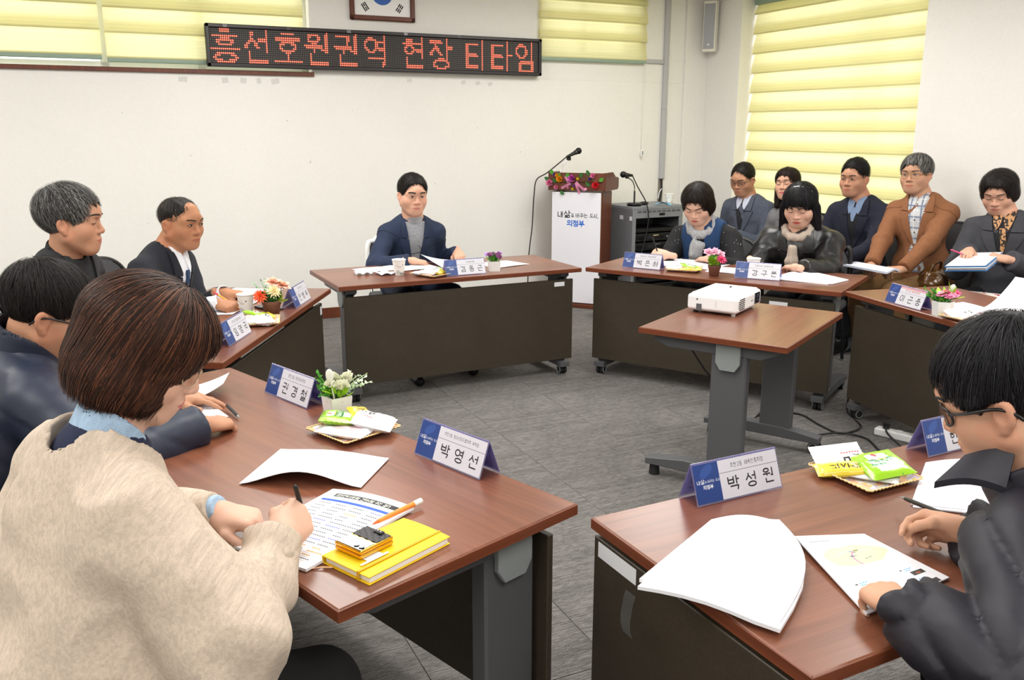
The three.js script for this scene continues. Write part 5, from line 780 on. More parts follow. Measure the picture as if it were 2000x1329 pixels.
// cloth materials with a woven or knitted grain
function cloth(hex, o = {}) {
  const [r, g, b] = [(hex >> 16) & 255, (hex >> 8) & 255, hex & 255], k = o.fleck ?? .14, s = o.seed || 1, px = o.size || .12;
  return mat(0xffffff, o.rough ?? .88, { map: dataTex(192, 192, (u, v) => { let n = (hash(floor(u * 192), floor(v * 192), s) - .5) * k + (vnoise(u * 24, v * 24, 24, 24, s) - .5) * k * .7; if (o.twill) n += ((floor((u + v) * 96) % 2) - .5) * k * .5; if (o.speck && hash(floor(u * 96), floor(v * 96), s + 9) > (o.dens || .985)) return o.speck; return [r * (1 + n), g * (1 + n), b * (1 + n)]; }, true, px, px), sheen: o.sheen ?? .06, sheenRoughness: .6, sheenColor: new THREE.Color(hex).lerp(new THREE.Color(0xffffff), .3), ...o.more });
}
function person(s) {
  const base = [s.x, 0, s.z], root = thing('person', s.label, 'person', base), rel = (g) => { g.translate(-base[0], 0, -base[2]); return g; }, near = s.near || 0;
  const F = [sin(s.yaw), 0, cos(s.yaw)], R = [-F[2], 0, F[0]], Hp = s.hip || [s.x, .5, s.z], N = s.neck, C = s.head, T = nrm(sub(N, Hp)), Ft = nrm(add(F, T, -dot(F, T))), B = [R, T, Ft], g = s.girth || 1, sw = s.sw || .185, tb = T;
  const at = (r, t, f, o = N) => add(add(add(o, R, r), T, t), Ft, f);
  const S = { R: at(sw + (s.shR?.[0] || 0), -.082 + (s.shR?.[1] || 0), s.shR?.[2] || 0), L: at(-sw - (s.shL?.[0] || 0), -.082 + (s.shL?.[1] || 0), s.shL?.[2] || 0) }, E = {}, W = {}, hands = {};
  const skin = lin(s.skin || 0xc48f70), lip = lin(s.lip || 0xb4685a);
  // hands and arms
  const geos = [];
  for (const k of ['R', 'L']) {
    const h = s['hand' + k]; W[k] = h.w; E[k] = ik(S[k], h.w, s.arm || .27, (s.arm || .27) * .92, h.hint || [0, -1, 0]); if (h.elbow) E[k] = h.elbow;
    const Z = nrm(h.dir), Y = nrm(add(h.up || [0, 1, 0], Z, -dot(h.up || [0, 1, 0], Z))), X = cross(Y, Z), q = handGeo(k, h.pose || 'relaxed', near ? .0028 : .0042, () => skin, s.handScale || .98);
    const m = basisM(X, Y, Z, h.w); q.g.applyMatrix4(m); geos.push(q.g); hands[k] = { tips: q.tips.map((p) => { const v = V(...p).applyMatrix4(m); return [v.x, v.y, v.z]; }), X, Y, Z };
  }
  // head
  const hm = new THREE.Matrix4().makeRotationFromEuler(new THREE.Euler(s.pitch || 0, s.hyaw, s.roll || 0, 'YXZ')).setPosition(...C), hi = hm.clone().invert(), hs = (s.hs || 1) * .925; hm.scale(V(hs * 1.12, hs * .985, hs * 1.04)); const inv = hm.clone().invert();
  const hf0 = headField(s.face), nl = V(...N).applyMatrix4(inv), neck = cap([0, -.045, -.022], [nl.x, nl.y, nl.z], (s.neckR || .057) / hs, (s.neckR || .057) * 1.12 / hs), hf = (x, y, z) => smin(hf0(x, y, z), neck(x, y, z), .02);
  const bcol = (x, y, z) => { const ax = abs(x); const l = max(0, 1 - hypot(ax / .0255, (y + .0625) / .0115, (z - .09) / .02)); const t = sstep(0, .28, l); const bl = .06 * max(0, 1 - hypot((ax - .045) / .035, (y + .02) / .04, (z - .06) / .05)) + .09 * max(0, 1 - hypot(x / .02, (y + .025) / .02, (z - .1) / .03)) + (ax > .076 ? .06 : 0); let c = [skin[0] * (1 + bl * .6), skin[1] * (1 - bl), skin[2] * (1 - bl)]; c = mix(c, lip, t * .85); const st = s.face?.stubble ? s.face.stubble * sstep(-.03, -.06, y) * sstep(.0, .05, z) * (n3(x * 900, y * 900, z * 900) * .5 + .5) : 0; return mix(c, [.08, .06, .05], st); };
  const hg = meshField(hf, [-.115, Math.max(-.26, min(-.15, nl.y - .03)), -.14], [.115, .15, .145], near > 1 ? .0032 : near ? .0036 : .0048, bcol); hg.applyMatrix4(hm); geos.push(hg);
  // covered body, continuous with head and hands
  const knees = s.knees || [add(add(Hp, F, .4), R, .1), add(add(Hp, F, .4), R, -.1)].map((p) => [p[0], .46, p[2]]), ank = s.ankles || knees.map((p) => [p[0] - F[0] * .02, .09, p[2] - F[2] * .02]);
  const bodyF = blend([ell(at(0, -.17, 0), [sw * .82, .19, .085 * g], B), ell(add(Hp, T, .12), [.125 * g, .17, .085 * g], B), cap(at(0, -.05, 0), at(0, .04, 0), .055, .05), ...['R', 'L'].flatMap((k) => [cap(at(0, -.05, 0), S[k], .045, .045), cap(S[k], E[k], .038, .026), cap(E[k], W[k], .026, .02)]), ...[0, 1].flatMap((i) => [cap(add(Hp, R, i ? -.08 : .08), knees[i], .065, .045), cap(knees[i], ank[i], .045, .03)])], .03);
  const all = [N, Hp, S.R, S.L, E.R, E.L, W.R, W.L, ...knees, ...ank], bb = (ps, m) => [[0, 1, 2].map((i) => min(...ps.map((p) => p[i])) - m), [0, 1, 2].map((i) => max(...ps.map((p) => p[i])) + m)];
  const [bl, bh] = bb(all, .12); geos.push(meshField(bodyF, bl, [bh[0], min(bh[1], N[1] + .03), bh[2]], .02, () => skin));
  part('body', rel(join(geos.map((q) => q.toNonIndexed()))), skinMat, root);
  const headPart = (name, geo, m, label) => { geo = clean(geo); geo.applyMatrix4(hm); return part(name, rel(geo), m, root, label); };
  // eyes, brows
  const proj = (x, y, off) => { let z = .16; for (let i = 0; i < 60; i++) { const d = hf0(x, y, z); if (d < off) break; z -= max(d - off, .0003) * .7; } return [x, y, z]; };
  const bc = s.brow ?? s.hair.color;
  for (const k of [-1, 1]) {
    const bp = []; for (let i = 0; i <= 6; i++) { const t = i / 6; bp.push(proj(k * lerp(.013, .05, t), .0385 + .0035 * sin(t * 2.6) - .002 * t * t + (s.frown || 0) * (1 - t), .0002)); } headPart('eyebrow', tube(bp, s.browW || .003, 14, 6), colored(bc, .8));
    const lx = k * .031 * (s.face?.w || 1);
    if (s.eyes === 'open') { const c = proj(lx, .0125, 0); headPart('eye', new THREE.SphereGeometry(1, 14, 10).scale(.0108, .003, .0032).translate(c[0], c[1], c[2] + .0006), colored(0xcfc2b8, .4)); headPart('iris', new THREE.SphereGeometry(1, 12, 10).scale(.0066, .0042, .0018).translate(c[0] + (s.gaze || 0), c[1] + .0004, c[2] + .0032), colored(0x120c08, .35)); const lash = [0, 1, 2, 3, 4].map((i) => { const t = i / 4, q = proj(lx + (t - .5) * .027, .0135 + .0042 * sin(t * PI), .0012); return q; }); headPart('eyelash', tube(lash, .0016, 10, 5), colored(0x1a120e, .6)); }
    else { const lash = [0, 1, 2, 3, 4].map((i) => { const t = i / 4; return proj(lx + (t - .5) * .028, .0085 - .003 * sin(t * PI), .0006); }); headPart('eyelash', tube(lash, .0014, 10, 5), colored(0x1a120e, .6)); }
  }
  // hair
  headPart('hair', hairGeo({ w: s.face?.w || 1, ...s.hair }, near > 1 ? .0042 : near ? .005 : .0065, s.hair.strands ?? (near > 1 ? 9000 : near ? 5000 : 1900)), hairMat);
  if (s.hair.band) headPart('hair_band', join(tube([[-.085, .06, .0], [-.06, .125, .01], [0, .152, .015], [.06, .125, .01], [.085, .06, .0]], .008, 30, 8), ...Array.from({ length: 14 }, (_, i) => new THREE.SphereGeometry(.0045, 8, 6).translate(lerp(-.06, .06, i / 13), .15 - pow(abs(i / 13 - .5) * 2, 2) * .03, .022))), colored(0xdedee2, .3));
  // glasses
  if (s.glasses) {
    const q = s.glasses, zz = .102, gm = mat(q.color, .3, { metalness: q.metal || 0 }), rim = [], rw = q.w || .025, rh = q.h || .019; const ring = (k) => { const p = []; for (let i = 0; i < 28; i++) { const a = i / 28 * 2 * PI, ca = cos(a), sa = sin(a), e = q.sq ? .72 : 1; p.push([k * .0325 + rw * Math.sign(ca) * pow(abs(ca), e), .008 + rh * Math.sign(sa) * pow(abs(sa), e), zz - .012 * pow((k * .0325 + rw * ca) / .06, 2) * 2]); } return p; };
    const fr = part('glasses', rel((() => { const l = [-1, 1].map((k) => tube(ring(k), q.r || .0016, 56, 6, true)); l.push(tube([[-.009, .013, zz], [0, .016, zz + .002], [.009, .013, zz]], q.r || .0016, 8, 6)); const gg = join(l); gg.applyMatrix4(hm); return gg; })()), gm, root);
    for (const k of [-1, 1]) { const tg = join(tube([[k * .057, .014, zz - .02], [k * .078, .016, .05], [k * .09, .016, .0], [k * .09, .004, -.02], [k * .086, -.014, -.032]], q.r ? q.r * 1.2 : .0018, 24, 6)); tg.applyMatrix4(hm); part('temple', rel(tg), gm, fr); const sh = new THREE.Shape(ring(k).map((p) => new THREE.Vector2(p[0], p[1]))), lg = clean(new THREE.ShapeGeometry(sh, 4)); lg.translate(0, 0, zz - .006); lg.applyMatrix4(hm); part('lens', rel(lg), M.glass, fr); }
  }
  // ---- clothes
  const o = s.top, th = o.th ?? .022, ar = o.arm || [.063, .055, .044], torso = blend([ell(at(0, -.17, .0), [sw * .98 + th * .3, .21, .1 * g + th], B), ell(add(at(0, 0, .01 * g, Hp), T, .13), [.14 * g + th, .19, .105 * g + th], B), ell(add(Hp, T, .02), [.16 * g + th, .11, .13 * g + th], B), cap(at(-.05, -.02, -.01), S.L, .05 + th * .3, .046 + th * .3), cap(at(.05, -.02, -.01), S.R, .05 + th * .3, .046 + th * .3), ...(o.extra ? o.extra({ at, S, E, W, Hp, T, R, Ft, N }) : [])], o.k || .05);
  const armF = (k) => { const u = nrm(sub(W[k], E[k])), c = add(W[k], u, -(o.cuff ?? .012)), f = blend([cap(S[k], E[k], ar[0], ar[1]), cap(E[k], c, ar[1], ar[2])], .03); return (x, y, z) => { const d = f(x, y, z), q = (x - c[0]) * u[0] + (y - c[1]) * u[1] + (z - c[2]) * u[2]; return hypot(x - c[0], y - c[1], z - c[2]) < .16 ? smax(d, q, .006) : d; }; }, aR = armF('R'), aL = armF('L');
  const cutN = nrm(sub(C, N)), hole = cap(add(N, T, .0), add(N, cutN, .2), o.hole ?? .062), hem = o.hem ?? -.02, wr = o.wrinkle ?? .006;
  const topF = (x, y, z) => {
    let a = min(aR(x, y, z), aL(x, y, z)), d = torso(x, y, z); d = smin(d, a, o.ka ?? .03); if (d > .1) return d; d = smax(d, -hole(x, y, z), .014);
    if (wr && abs(d) < .04) { const rg = 1 - abs(n3(x * 9 + s.x * 7, y * 7 + 3, z * 9)) * 2, q = n3(x * 13 + s.x * 7, y * 17, z * 13) * wr * .7 + n3(x * 30, y * 24 + s.z * 9, z * 30) * wr * .35 - wr * .6 * max(0, rg) ** 3; d += q; for (const k of ['R', 'L']) { const e = E[k], r = hypot(x - e[0], y - e[1], z - e[2]); if (r < .13) { const al = dot([x - e[0], y - e[1], z - e[2]], nrm(sub(W[k], S[k]))); d += wr * .9 * sin(al * 95 + x * 20) * (1 - r / .13); } } }
    if (o.disp && abs(d) < .06) d -= o.disp(x, y, z, { at, S, E, W, Hp, T, R, Ft, N });
    const hh = (x - Hp[0]) * T[0] + (y - Hp[1]) * T[1] + (z - Hp[2]) * T[2]; if (d < .05 && hh < hem + .06 && a > .01) d = smax(d, hem - hh, .01); return d;
  };
  const [tl, thh] = bb([add(Hp, T, -.1), N, S.R, S.L, E.R, E.L, W.R, W.L], .15);
  const topMesh = part(o.name || 'jacket', rel(meshField(topF, tl, thh, o.cell || (near ? .0085 : .0115))), o.m, root);
  // patches that lie on the clothes
  const markF = (x, y, z) => { let d = torso(x, y, z); if (d > .1) return d; d = smax(d, -hole(x, y, z), .01); return d + (wr ? n3(x * 13 + s.x * 7, y * 17, z * 13) * wr * .8 : 0); };
  const march = (r, t, off) => { let p = at(r, t, .38), best = p, bd = 9, go = 0; for (let i = 0; i < 60 && go < .5; i++) { const d = markF(...p), st = max(d - off, .0008) * .8; if (d < bd) { bd = d; best = p; } if (d < off) return p; p = add(p, Ft, -st); go += st; } return best; };
  const patch = (name, rows, off, m, parent = root, thick = .006, nc = 6) => {
    const full = []; for (let i = 0; i + 1 < rows.length; i++) { const n = max(1, Math.round(abs(rows[i][0] - rows[i + 1][0]) / .014)); for (let k = 0; k < n; k++) full.push(rows[i].map((v, q) => lerp(v, rows[i + 1][q], k / n))); } full.push(rows[rows.length - 1]);
    const P = full.map(([h, a, b]) => Array.from({ length: nc + 1 }, (_, i) => march(lerp(a, b, i / nc), h, off))), nv = full.length - 1, pt = (u, v, d) => { const p = P[Math.round(v * nv)][Math.round(u * nc)]; return add(p, Ft, d); };
    const a = grid(nc, nv, (u, v) => pt(u, v, 0), (u, v) => [lerp(full[Math.round(v * nv)][1], full[Math.round(v * nv)][2], u), full[Math.round(v * nv)][0]]), rim = [], ring = []; for (let i = 0; i <= nc; i++) ring.push([i / nc, 0]); for (let j = 1; j <= nv; j++) ring.push([1, j / nv]); for (let i = nc - 1; i >= 0; i--) ring.push([i / nc, 1]); for (let j = nv - 1; j >= 0; j--) ring.push([0, j / nv]);
    for (let i = 0; i + 1 < ring.length; i++) { const p = pt(...ring[i], 0), q = pt(...ring[i + 1], 0), pb = pt(...ring[i], -thick), qb = pt(...ring[i + 1], -thick); rim.push(...p, ...pb, ...qb, ...p, ...qb, ...q); } const rg = new THREE.BufferGeometry(); rg.setAttribute('position', new THREE.Float32BufferAttribute(rim, 3)); rg.computeVertexNormals(); boxUV(rg);
    return part(name, rel(join(a, rg)), m, parent);
  };
  const K = { torso, hole, bb, root, rel, at, N, C, T, R, Ft, F, S, E, W, Hp, hands, topF, march, patch, headPart, hm, topMesh, hs };
  // neckwear: stand collar or roll neck following the neck
  if (s.collar) { const c = s.collar, h0 = c.from ?? -.02, h1 = c.to ?? .06, ax = nrm(sub(hm ? [V(0, -.05, -.02).applyMatrix4(hm).x, V(0, -.05, -.02).applyMatrix4(hm).y, V(0, -.05, -.02).applyMatrix4(hm).z] : C, N)), a0 = add(N, ax, h0), a1 = add(N, ax, h1), r0 = c.r0 ?? .074, r1 = c.r1 ?? .066, out = cap(a0, a1, r0, r1), inn = cap(add(a0, ax, -.1), add(a1, ax, .1), r0 - .012, r1 - .009); const f = (x, y, z) => { const t = (x - a0[0]) * ax[0] + (y - a0[1]) * ax[1] + (z - a0[2]) * ax[2], fr = dot(sub([x, y, z], N), Ft) / .08; return smax(smax(out(x, y, z), -inn(x, y, z), .004), max(-t, t - (h1 - h0) + (c.dip || 0) * fr), .006) + (c.rib ? .0012 * sin(t * c.rib) : 0); }; const [l, h] = bb([a0, a1], r0 + .03); part(c.name || 'collar', rel(meshField(f, l, h, near ? .0045 : .006)), c.m, root); }
  // trousers, shoes
  const lf = blend([cap(add(Hp, R, -.07), add(Hp, R, .07), .125 * g, .125 * g), ...[0, 1].flatMap((i) => [cap(add(Hp, R, i ? -.09 : .09), knees[i], .088 * g, .068), cap(knees[i], ank[i], .066, .055)])], .03), lw = (x, y, z) => max(lf(x, y, z) + .004 * n3(x * 16, y * 14, z * 16), .1 - y);
  const [ll, lh] = bb([Hp, ...knees, ...ank], .16); part(s.bottomName || 'trousers', rel(meshField(lw, [ll[0], .05, ll[2]], lh, s.legCell || .016)), s.bottom || colored(0x15161a, .85), root);
  for (const a of ank) { const to = add(a, F, .14), sf = (x, y, z) => max(blend([cap([a[0], .05, a[2]], [to[0], .035, to[2]], .042, .034), cap([a[0], .1, a[2]], [a[0], .05, a[2]], .04, .042)], .03)(x, y, z), .004 - y); const [l, h] = bb([[a[0], 0, a[2]], [to[0], .14, to[2]]], .06); part('shoe', rel(meshField(sf, [l[0], -.01, l[2]], h, .01)), s.shoe || colored(0x121214, .4), root); }
  if (o.seam) for (const k of ['R', 'L']) { const A = add(mix(S[k], E[k], o.seamAt ?? .12), R, (k === 'R' ? 1 : -1) * .0), ax = nrm(sub(E[k], S[k])), e1 = nrm(cross(ax, [.2, 1, .3])), e2 = cross(ax, e1), ring = []; for (let i = 0; i < 40; i++) { const a = i / 40 * 2 * PI, dv = add([e1[0] * cos(a), e1[1] * cos(a), e1[2] * cos(a)], e2, sin(a)); let p = add(A, dv, .25), ok = 0; for (let q = 0; q < 60; q++) { const d = topF(...p); if (d < .0006) { ok = 1; break; } p = add(p, dv, -max(d * .7, .0006)); } ring.push(ok ? p : add(A, dv, .03)); } part('sleeve_seam', rel(tube(ring, .0016, 160, 5, true)), o.seam, topMesh); }
  if (s.more) s.more(K);
  return K;
}
// jacket front: shirt in the V, lapels
function lapels(K, o) {
  const b = o.button ?? -.3, v0 = o.v0 ?? .055, vx = (h) => v0 * (1 - h / b) + .004, hs_ = (a, c, n) => Array.from({ length: n + 1 }, (_, i) => lerp(a, c, i / n)), c = o.cx || 0;
  if (o.shirt) K.patch('shirt', hs_(.02, b, 12).map((h) => [h, c - vx(min(h, 0)) - .008, c + vx(min(h, 0)) + .008]), .003, o.shirt);
  const w = o.w ?? .055; for (const k of [-1, 1]) {
    const lap = K.patch('lapel', hs_(-.075, b, 12).map((h) => { const t = (h + .075) / (b + .075), lw = w * (1 - pow(t, 1.6)) + .003; return [h, c + k * vx(h), c + k * (vx(h) + lw)]; }), .009, o.m, K.topMesh, .009);
    K.patch('jacket_collar', hs_(.03, -.068, 6).map((h) => { const t = (.03 - h) / .098; return [h, c + k * vx(min(h, 0)) * (1 + max(0, h) * 4), c + k * (vx(min(h, 0)) + w * (.5 + .34 * t))]; }), .011, o.m, K.topMesh, .011);
  }
  if (o.tie) { K.patch('tie', [[-.045, c - .014, c + .014], [-.06, c - .016, c + .016], [-.075, c - .011, c + .011], [-.2, c - .024, c + .024], [b, c - .028, c + .028]], .012, o.tie); }
  if (o.shirtCollar) for (const k of [-1, 1]) K.patch('shirt_collar', [[.045, c + k * .012, c + k * .062], [.02, c + k * .008, c + k * .06], [-.01, c + k * .006, c + k * .055], [-.035, c + k * .012, c + k * .046], [-.06, c + k * .03, c + k * .036]], .008, o.shirtCollar);
}

// ---------------------------------------------------------------- chairs
const weave = mat(0xffffff, .85, { map: dataTex(128, 128, (u, v) => { const a = ((floor(u * 32) + floor(v * 32)) % 2) * 26 + hash(floor(u * 64), floor(v * 64), 3) * 20; return [58 + a, 58 + a, 60 + a]; }, true, .06, .06) });
function chair(label, x, z, yaw, o = {}) {
  const c = thing('meeting_chair', label, 'chair', [x, 0, z], yaw, 'meeting chairs');
  part('seat', rbox(.44, .06, .44, .025, 0, .385, .02), weave, c);
  const H = o.h ?? .84, bk = slabGrid(12, 10, (u, v) => { const a = (u - .5) * 1.25, w = .225 * (1 - .25 * pow(v, 4)); return [sin(a) / sin(.625) * w, lerp(.46, H, v) - .05 * pow(abs(u - .5) * 2, 3) * v, -.2 - .05 * v + (1 - cos(a)) * .22]; }, .0);
  const back = grid(12, 10, (u, v) => { const a = (u - .5) * 1.25, w = .225 * (1 - .2 * pow(v, 4)); return [sin(a) / sin(.625) * w, lerp(.46, H, v) - .06 * pow(abs(u - .5) * 2, 3) * v, -.205 - .05 * v + (1 - cos(a)) * .22]; }), fr = grid(12, 10, (u, v) => { const a = (u - .5) * 1.25, w = .225 * (1 - .2 * pow(v, 4)); return [sin(a) / sin(.625) * w, lerp(.46, H, v) - .06 * pow(abs(u - .5) * 2, 3) * v, -.175 - .05 * v + (1 - cos(a)) * .22]; });
  { const ix = back.index.array; for (let i = 0; i < ix.length; i += 3) { const t = ix[i]; ix[i] = ix[i + 1]; ix[i + 1] = t; } back.computeVertexNormals(); }
  const rimP = []; for (let i = 0; i <= 24; i++) { const u = i / 24, a = (u - .5) * 1.25, v = 1; rimP.push([sin(a) / sin(.625) * .18, H - .06 * pow(abs(u - .5) * 2, 3), -.24 + (1 - cos(a)) * .22]); }
  part('backrest', boxUV(join(back, fr)), weave, c); part('back_rim', tube([[-.225, .46, -.15], [-.222, .62, -.17], [-.205, .75, -.185], ...rimP.slice(1, -1), [.205, .75, -.185], [.222, .62, -.17], [.225, .46, -.15]], .016, 60, 8), o.rim || M.black, c);
  for (const sx of [-1, 1]) { for (const sz of [-1, 1]) part('leg', tube([[sx * .19, .37, sz * .17 + .02], [sx * .21, .18, sz * .2 + .02], [sx * .22, .012, sz * .22 + .02]], .011, 10, 8), o.leg || M.blackMetal, c); part('back_post', tube([[sx * .19, .37, -.15], [sx * .2, .45, -.19], [sx * .2, .6, -.19]], .011, 10, 8), o.leg || M.blackMetal, c); }
  return c;
}
chair('office chair with light frame behind the man in navy blazer', 1.80, -5.5, -.05, { rim: M.white, leg: M.chrome, h: .8 });
chair('grey woven chair behind the man in dark suit and blue tie', .15, -4.6, 1.076, { h: .86 });
chair('chair under the grey-haired man in black jacket', -.36, -3.95, 1.076, { h: .8 });
chair('chair under the man in navy padded jacket', -.52, -2.55, 1.915, { h: .7 });
chair('chair under the woman in beige sweater', -.3, -1.58, 1.915, { h: .6 });
chair('woven chair behind the woman with grey scarf', 3.74, -4.66, -.95, { h: .76 });
chair('woven chair behind the woman in black leather jacket', 4.06, -4.2, -1.0, { h: .78 });
chair('chair under the man in grey tweed jacket', 4.8, -5.57, -1.35);
chair('chair under the woman in grey coat with closed eyes', 4.86, -5.13, -1.3);
chair('chair under the man in dark blazer by window', 4.9, -4.52, -1.35);
chair('dark chair behind the man in brown jacket', 4.94, -3.98, -1.35, { h: .88 });
chair('chair under the woman with blue folder', 4.9, -3.44, -1.2, { h: .78 });
chair('chair under the man in quilted jacket', 1.52, -.5, 3.14, { h: .6 });

// ---------------------------------------------------------------- the people around the tables
const sweaterTex = { fleck: .16, size: .1, rough: .95, sheen: .3 };
const CL = {
  navyBlazer: cloth(0x1d2a44, { twill: 1 }), turtleneck: cloth(0x8b8d92, { fleck: .22 }), suit: cloth(0x191c26, { twill: 1, fleck: .12 }), whiteShirt: cloth(0xe8eaf0, { fleck: .03 }), tie: cloth(0x1f3d5e, { speck: [190, 190, 180] }), blackJacket: cloth(0x1e2022, { fleck: .18 }),
  navyPad: cloth(0x1c2438, { rough: .5, fleck: .06, sheen: .1 }), beige: cloth(0xc6b5a4, { ...sweaterTex }), beigeRib: cloth(0xbfae9c, { twill: 1 }), navyKnit: cloth(0x1d2440, { twill: 1 }), blueKnit: cloth(0x9cb4cc, { twill: 1 }), vest: cloth(0x1d3c64, { fleck: .08 }), blackKnit: cloth(0x101014, { speck: [200, 200, 205], dens: .997, size: .3 }), scarfGrey: cloth(0xa4a5a8, { speck: [225, 225, 225], fleck: .3 }), leather: mat(0x0e0e10, .38, { clearcoat: .15, clearcoatRoughness: .3 }), scarfTaupe: cloth(0xb4a598, { fleck: .1 }),
  tweed: cloth(0x444a58, { fleck: .4, size: .08 }), greyCoat: cloth(0x6a6a6c, { fleck: .16 }), darkBlazer: cloth(0x14182a, { fleck: .12 }), brown: cloth(0x8a5a3a, { fleck: .12 }), chino: cloth(0x7a5a36, { fleck: .1 }), blueShirt: cloth(0x7486a4, { fleck: .1 }), greyShirt: cloth(0xb4b8c8, { fleck: .05 }), charcoal: cloth(0x3c3c42, { fleck: .14 }), quilt: cloth(0x161520, { rough: .6, fleck: .1 }), greenKnit: cloth(0x5c6a54, { twill: 1, fleck: .3 }), blackVest: cloth(0x17171c, { fleck: .1 }), leopard: mat(0xffffff, .7, { map: dataTex(128, 128, (u, v) => (vnoise(u * 14, v * 14, 14, 14, 3) > .58 ? [40, 30, 26] : [190, 142, 96]), true, .12, .12) }),
  plaid: mat(0xffffff, .85, { map: dataTex(256, 256, (u, v) => { const l = (t, c, w) => abs(((t % 1) + 1) % 1 - c) < w; let c = [196, 198, 200]; if (l(u, .5, .09) || l(v, .5, .09)) c = [150, 156, 168]; if (l(u, .5, .02) || l(v, .5, .02)) c = [66, 84, 130]; if (l(u, .12, .02) || l(v, .12, .02)) c = [232, 234, 238]; return c; }, true, .07, .07) }),
};
const SK = { a: 0xcf9d80, b: 0xc08f74, t: 0xb58060, c: 0xbb8a6e, d: 0xd4a48c, e: 0xd9ae98, f: 0xc8997e };
// man in navy blazer at the head table
person({ label: 'person in navy blazer and grey turtleneck seated under the red display', x: 1.80, z: -5.45, yaw: -.08, hip: [1.80, .5, -5.47], neck: [1.797, .918, -5.33], head: [1.79, 1.075, -5.303], hyaw: -.02, pitch: .1, roll: -.03, hs: 1.04, sw: .158, skin: SK.d, eyes: 'open', browW: .0042, lip: 0xc07868, face: { w: .97 },
  hair: { color: 0x15120f, color2: 0x34302c, mix: .2, top: .024, side: .012, back: .014, line: .094, faceW: .069, crown: [.02, .15, .05], grav: .25, len: .1, lift: .0 }, top: { m: CL.navyBlazer, seam: CL.suit, arm: [.062, .054, .043] }, bottom: CL.navyBlazer,
  collar: { m: CL.turtleneck, name: 'roll_neck', r0: .07, r1: .064, to: .07, rib: 260 },
  handR: { w: [1.69, .706, -5.06], dir: [.115, -.02, .015], hint: [-1, -.6, -.2], pose: 'relaxed' }, handL: { w: [2.075, .715, -5.26], dir: [-.03, -.035, .12], hint: [.5, -1, -.1], pose: 'relaxed' },
  ankles: [[1.62, .09, -4.87], [2.0, .09, -4.95]], knees: [[1.66, .47, -5.08], [1.96, .47, -5.08]],
  more: (K) => { lapels(K, { button: -.32, v0: .056, shirt: CL.turtleneck, m: CL.navyBlazer, w: .05 }); } });
// man in suit
person({ label: 'person in dark suit and blue tie holding an orange pencil', x: .15, z: -4.58, yaw: 1.0, hip: [.12, .5, -4.62], neck: [.272, .915, -4.497], head: [.34, 1.04, -4.49], hyaw: .74, pitch: .1, hs: 1.06, sw: .18, girth: 1.15, neckR: .062, skin: SK.t, eyes: 'open', frown: -.004, face: { w: 1.05, jaw: 1.15 }, lip: 0xa2604e,
  hair: { color: 0x1c1815, color2: 0x6a5a4c, mix: .35, top: .006, side: .003, back: .006, line: .098, faceW: .072, faceD: .078, len: .035, strands: 1200, width: .0016, grav: .4 }, top: { m: CL.suit, arm: [.066, .056, .045], cuff: .03 }, bottom: CL.suit,
  handR: { w: [.435, .712, -4.125], dir: [.075, -.012, .07], up: [-.25, .95, .2], hint: [-.4, -.8, .6], pose: 'fist' }, handL: { w: [.5, .715, -4.37], dir: [.08, -.005, .045], hint: [-.2, -.8, -.5], pose: 'fist' },
  more: (K) => { lapels(K, { button: -.34, v0: .05, shirt: CL.whiteShirt, m: CL.suit, tie: CL.tie, shirtCollar: CL.whiteShirt, w: .055 }); for (const k of ['R', 'L']) { const d = nrm(sub(K.E[k], K.W[k])); part('shirt_cuff', K.rel(meshField((() => { const a = cap(add(K.W[k], d, .05), add(K.W[k], d, -.012), .039, .035), b = cap(add(K.W[k], d, .08), add(K.W[k], d, -.05), .032, .029); return (x, y, z) => smax(smax(a(x, y, z), -b(x, y, z), .003), dot(sub([x, y, z], K.W[k]), d) * -1 - .012, .003); })(), add(K.W[k], [-.09, -.09, -.09]), add(K.W[k], [.09, .09, .09]), .005)), CL.whiteShirt, K.root); } const m = part('forehead_mark', K.rel((() => { const g = new THREE.SphereGeometry(.0035, 8, 6).scale(1, 1.5, .4).translate(-.03, .07, .079); g.applyMatrix4(K.hm); return clean(g); })()), colored(0x4a2a24), K.root); } });
// grey-haired man in black
person({ label: 'person with grey hair in black jacket watching from the far end', x: -.27, z: -3.88, yaw: 1.076, hip: [-.28, .5, -3.9], neck: [-.145, 1.01, -3.725], head: [-.107, 1.137, -3.707], hyaw: 1.3, pitch: .02, hs: 1.07, sw: .18, girth: 1.05, neckR: .054, skin: SK.c, eyes: 'closed', near: 1, face: { w: 1 },
  hair: { color: 0x262524, color2: 0xa4a29e, mix: .32, top: .03, side: .014, back: .018, line: .092, faceW: .06, low: -.05, len: .075, lift: .006, fluff: .005, jit: .35, strands: 5200, width: .0015, grav: .45, crown: [0, .14, -.06] }, brow: 0x1c1916,
  top: { m: CL.blackJacket, th: .024 }, collar: { m: CL.blackJacket, r0: .082, r1: .07, from: -.03, to: .035, dip: .03 },
  handR: { w: [-.02, .71, -3.68], dir: [.1, -.01, .02], hint: [-.2, -.8, .4] }, handL: { w: [.1, .71, -3.88], dir: [.09, 0, .05], hint: [-.2, -.8, -.4] }, more: (K) => { lapels(K, { button: -.34, v0: .045, shirt: CL.blackVest, m: CL.blackJacket, w: .05 }); } });
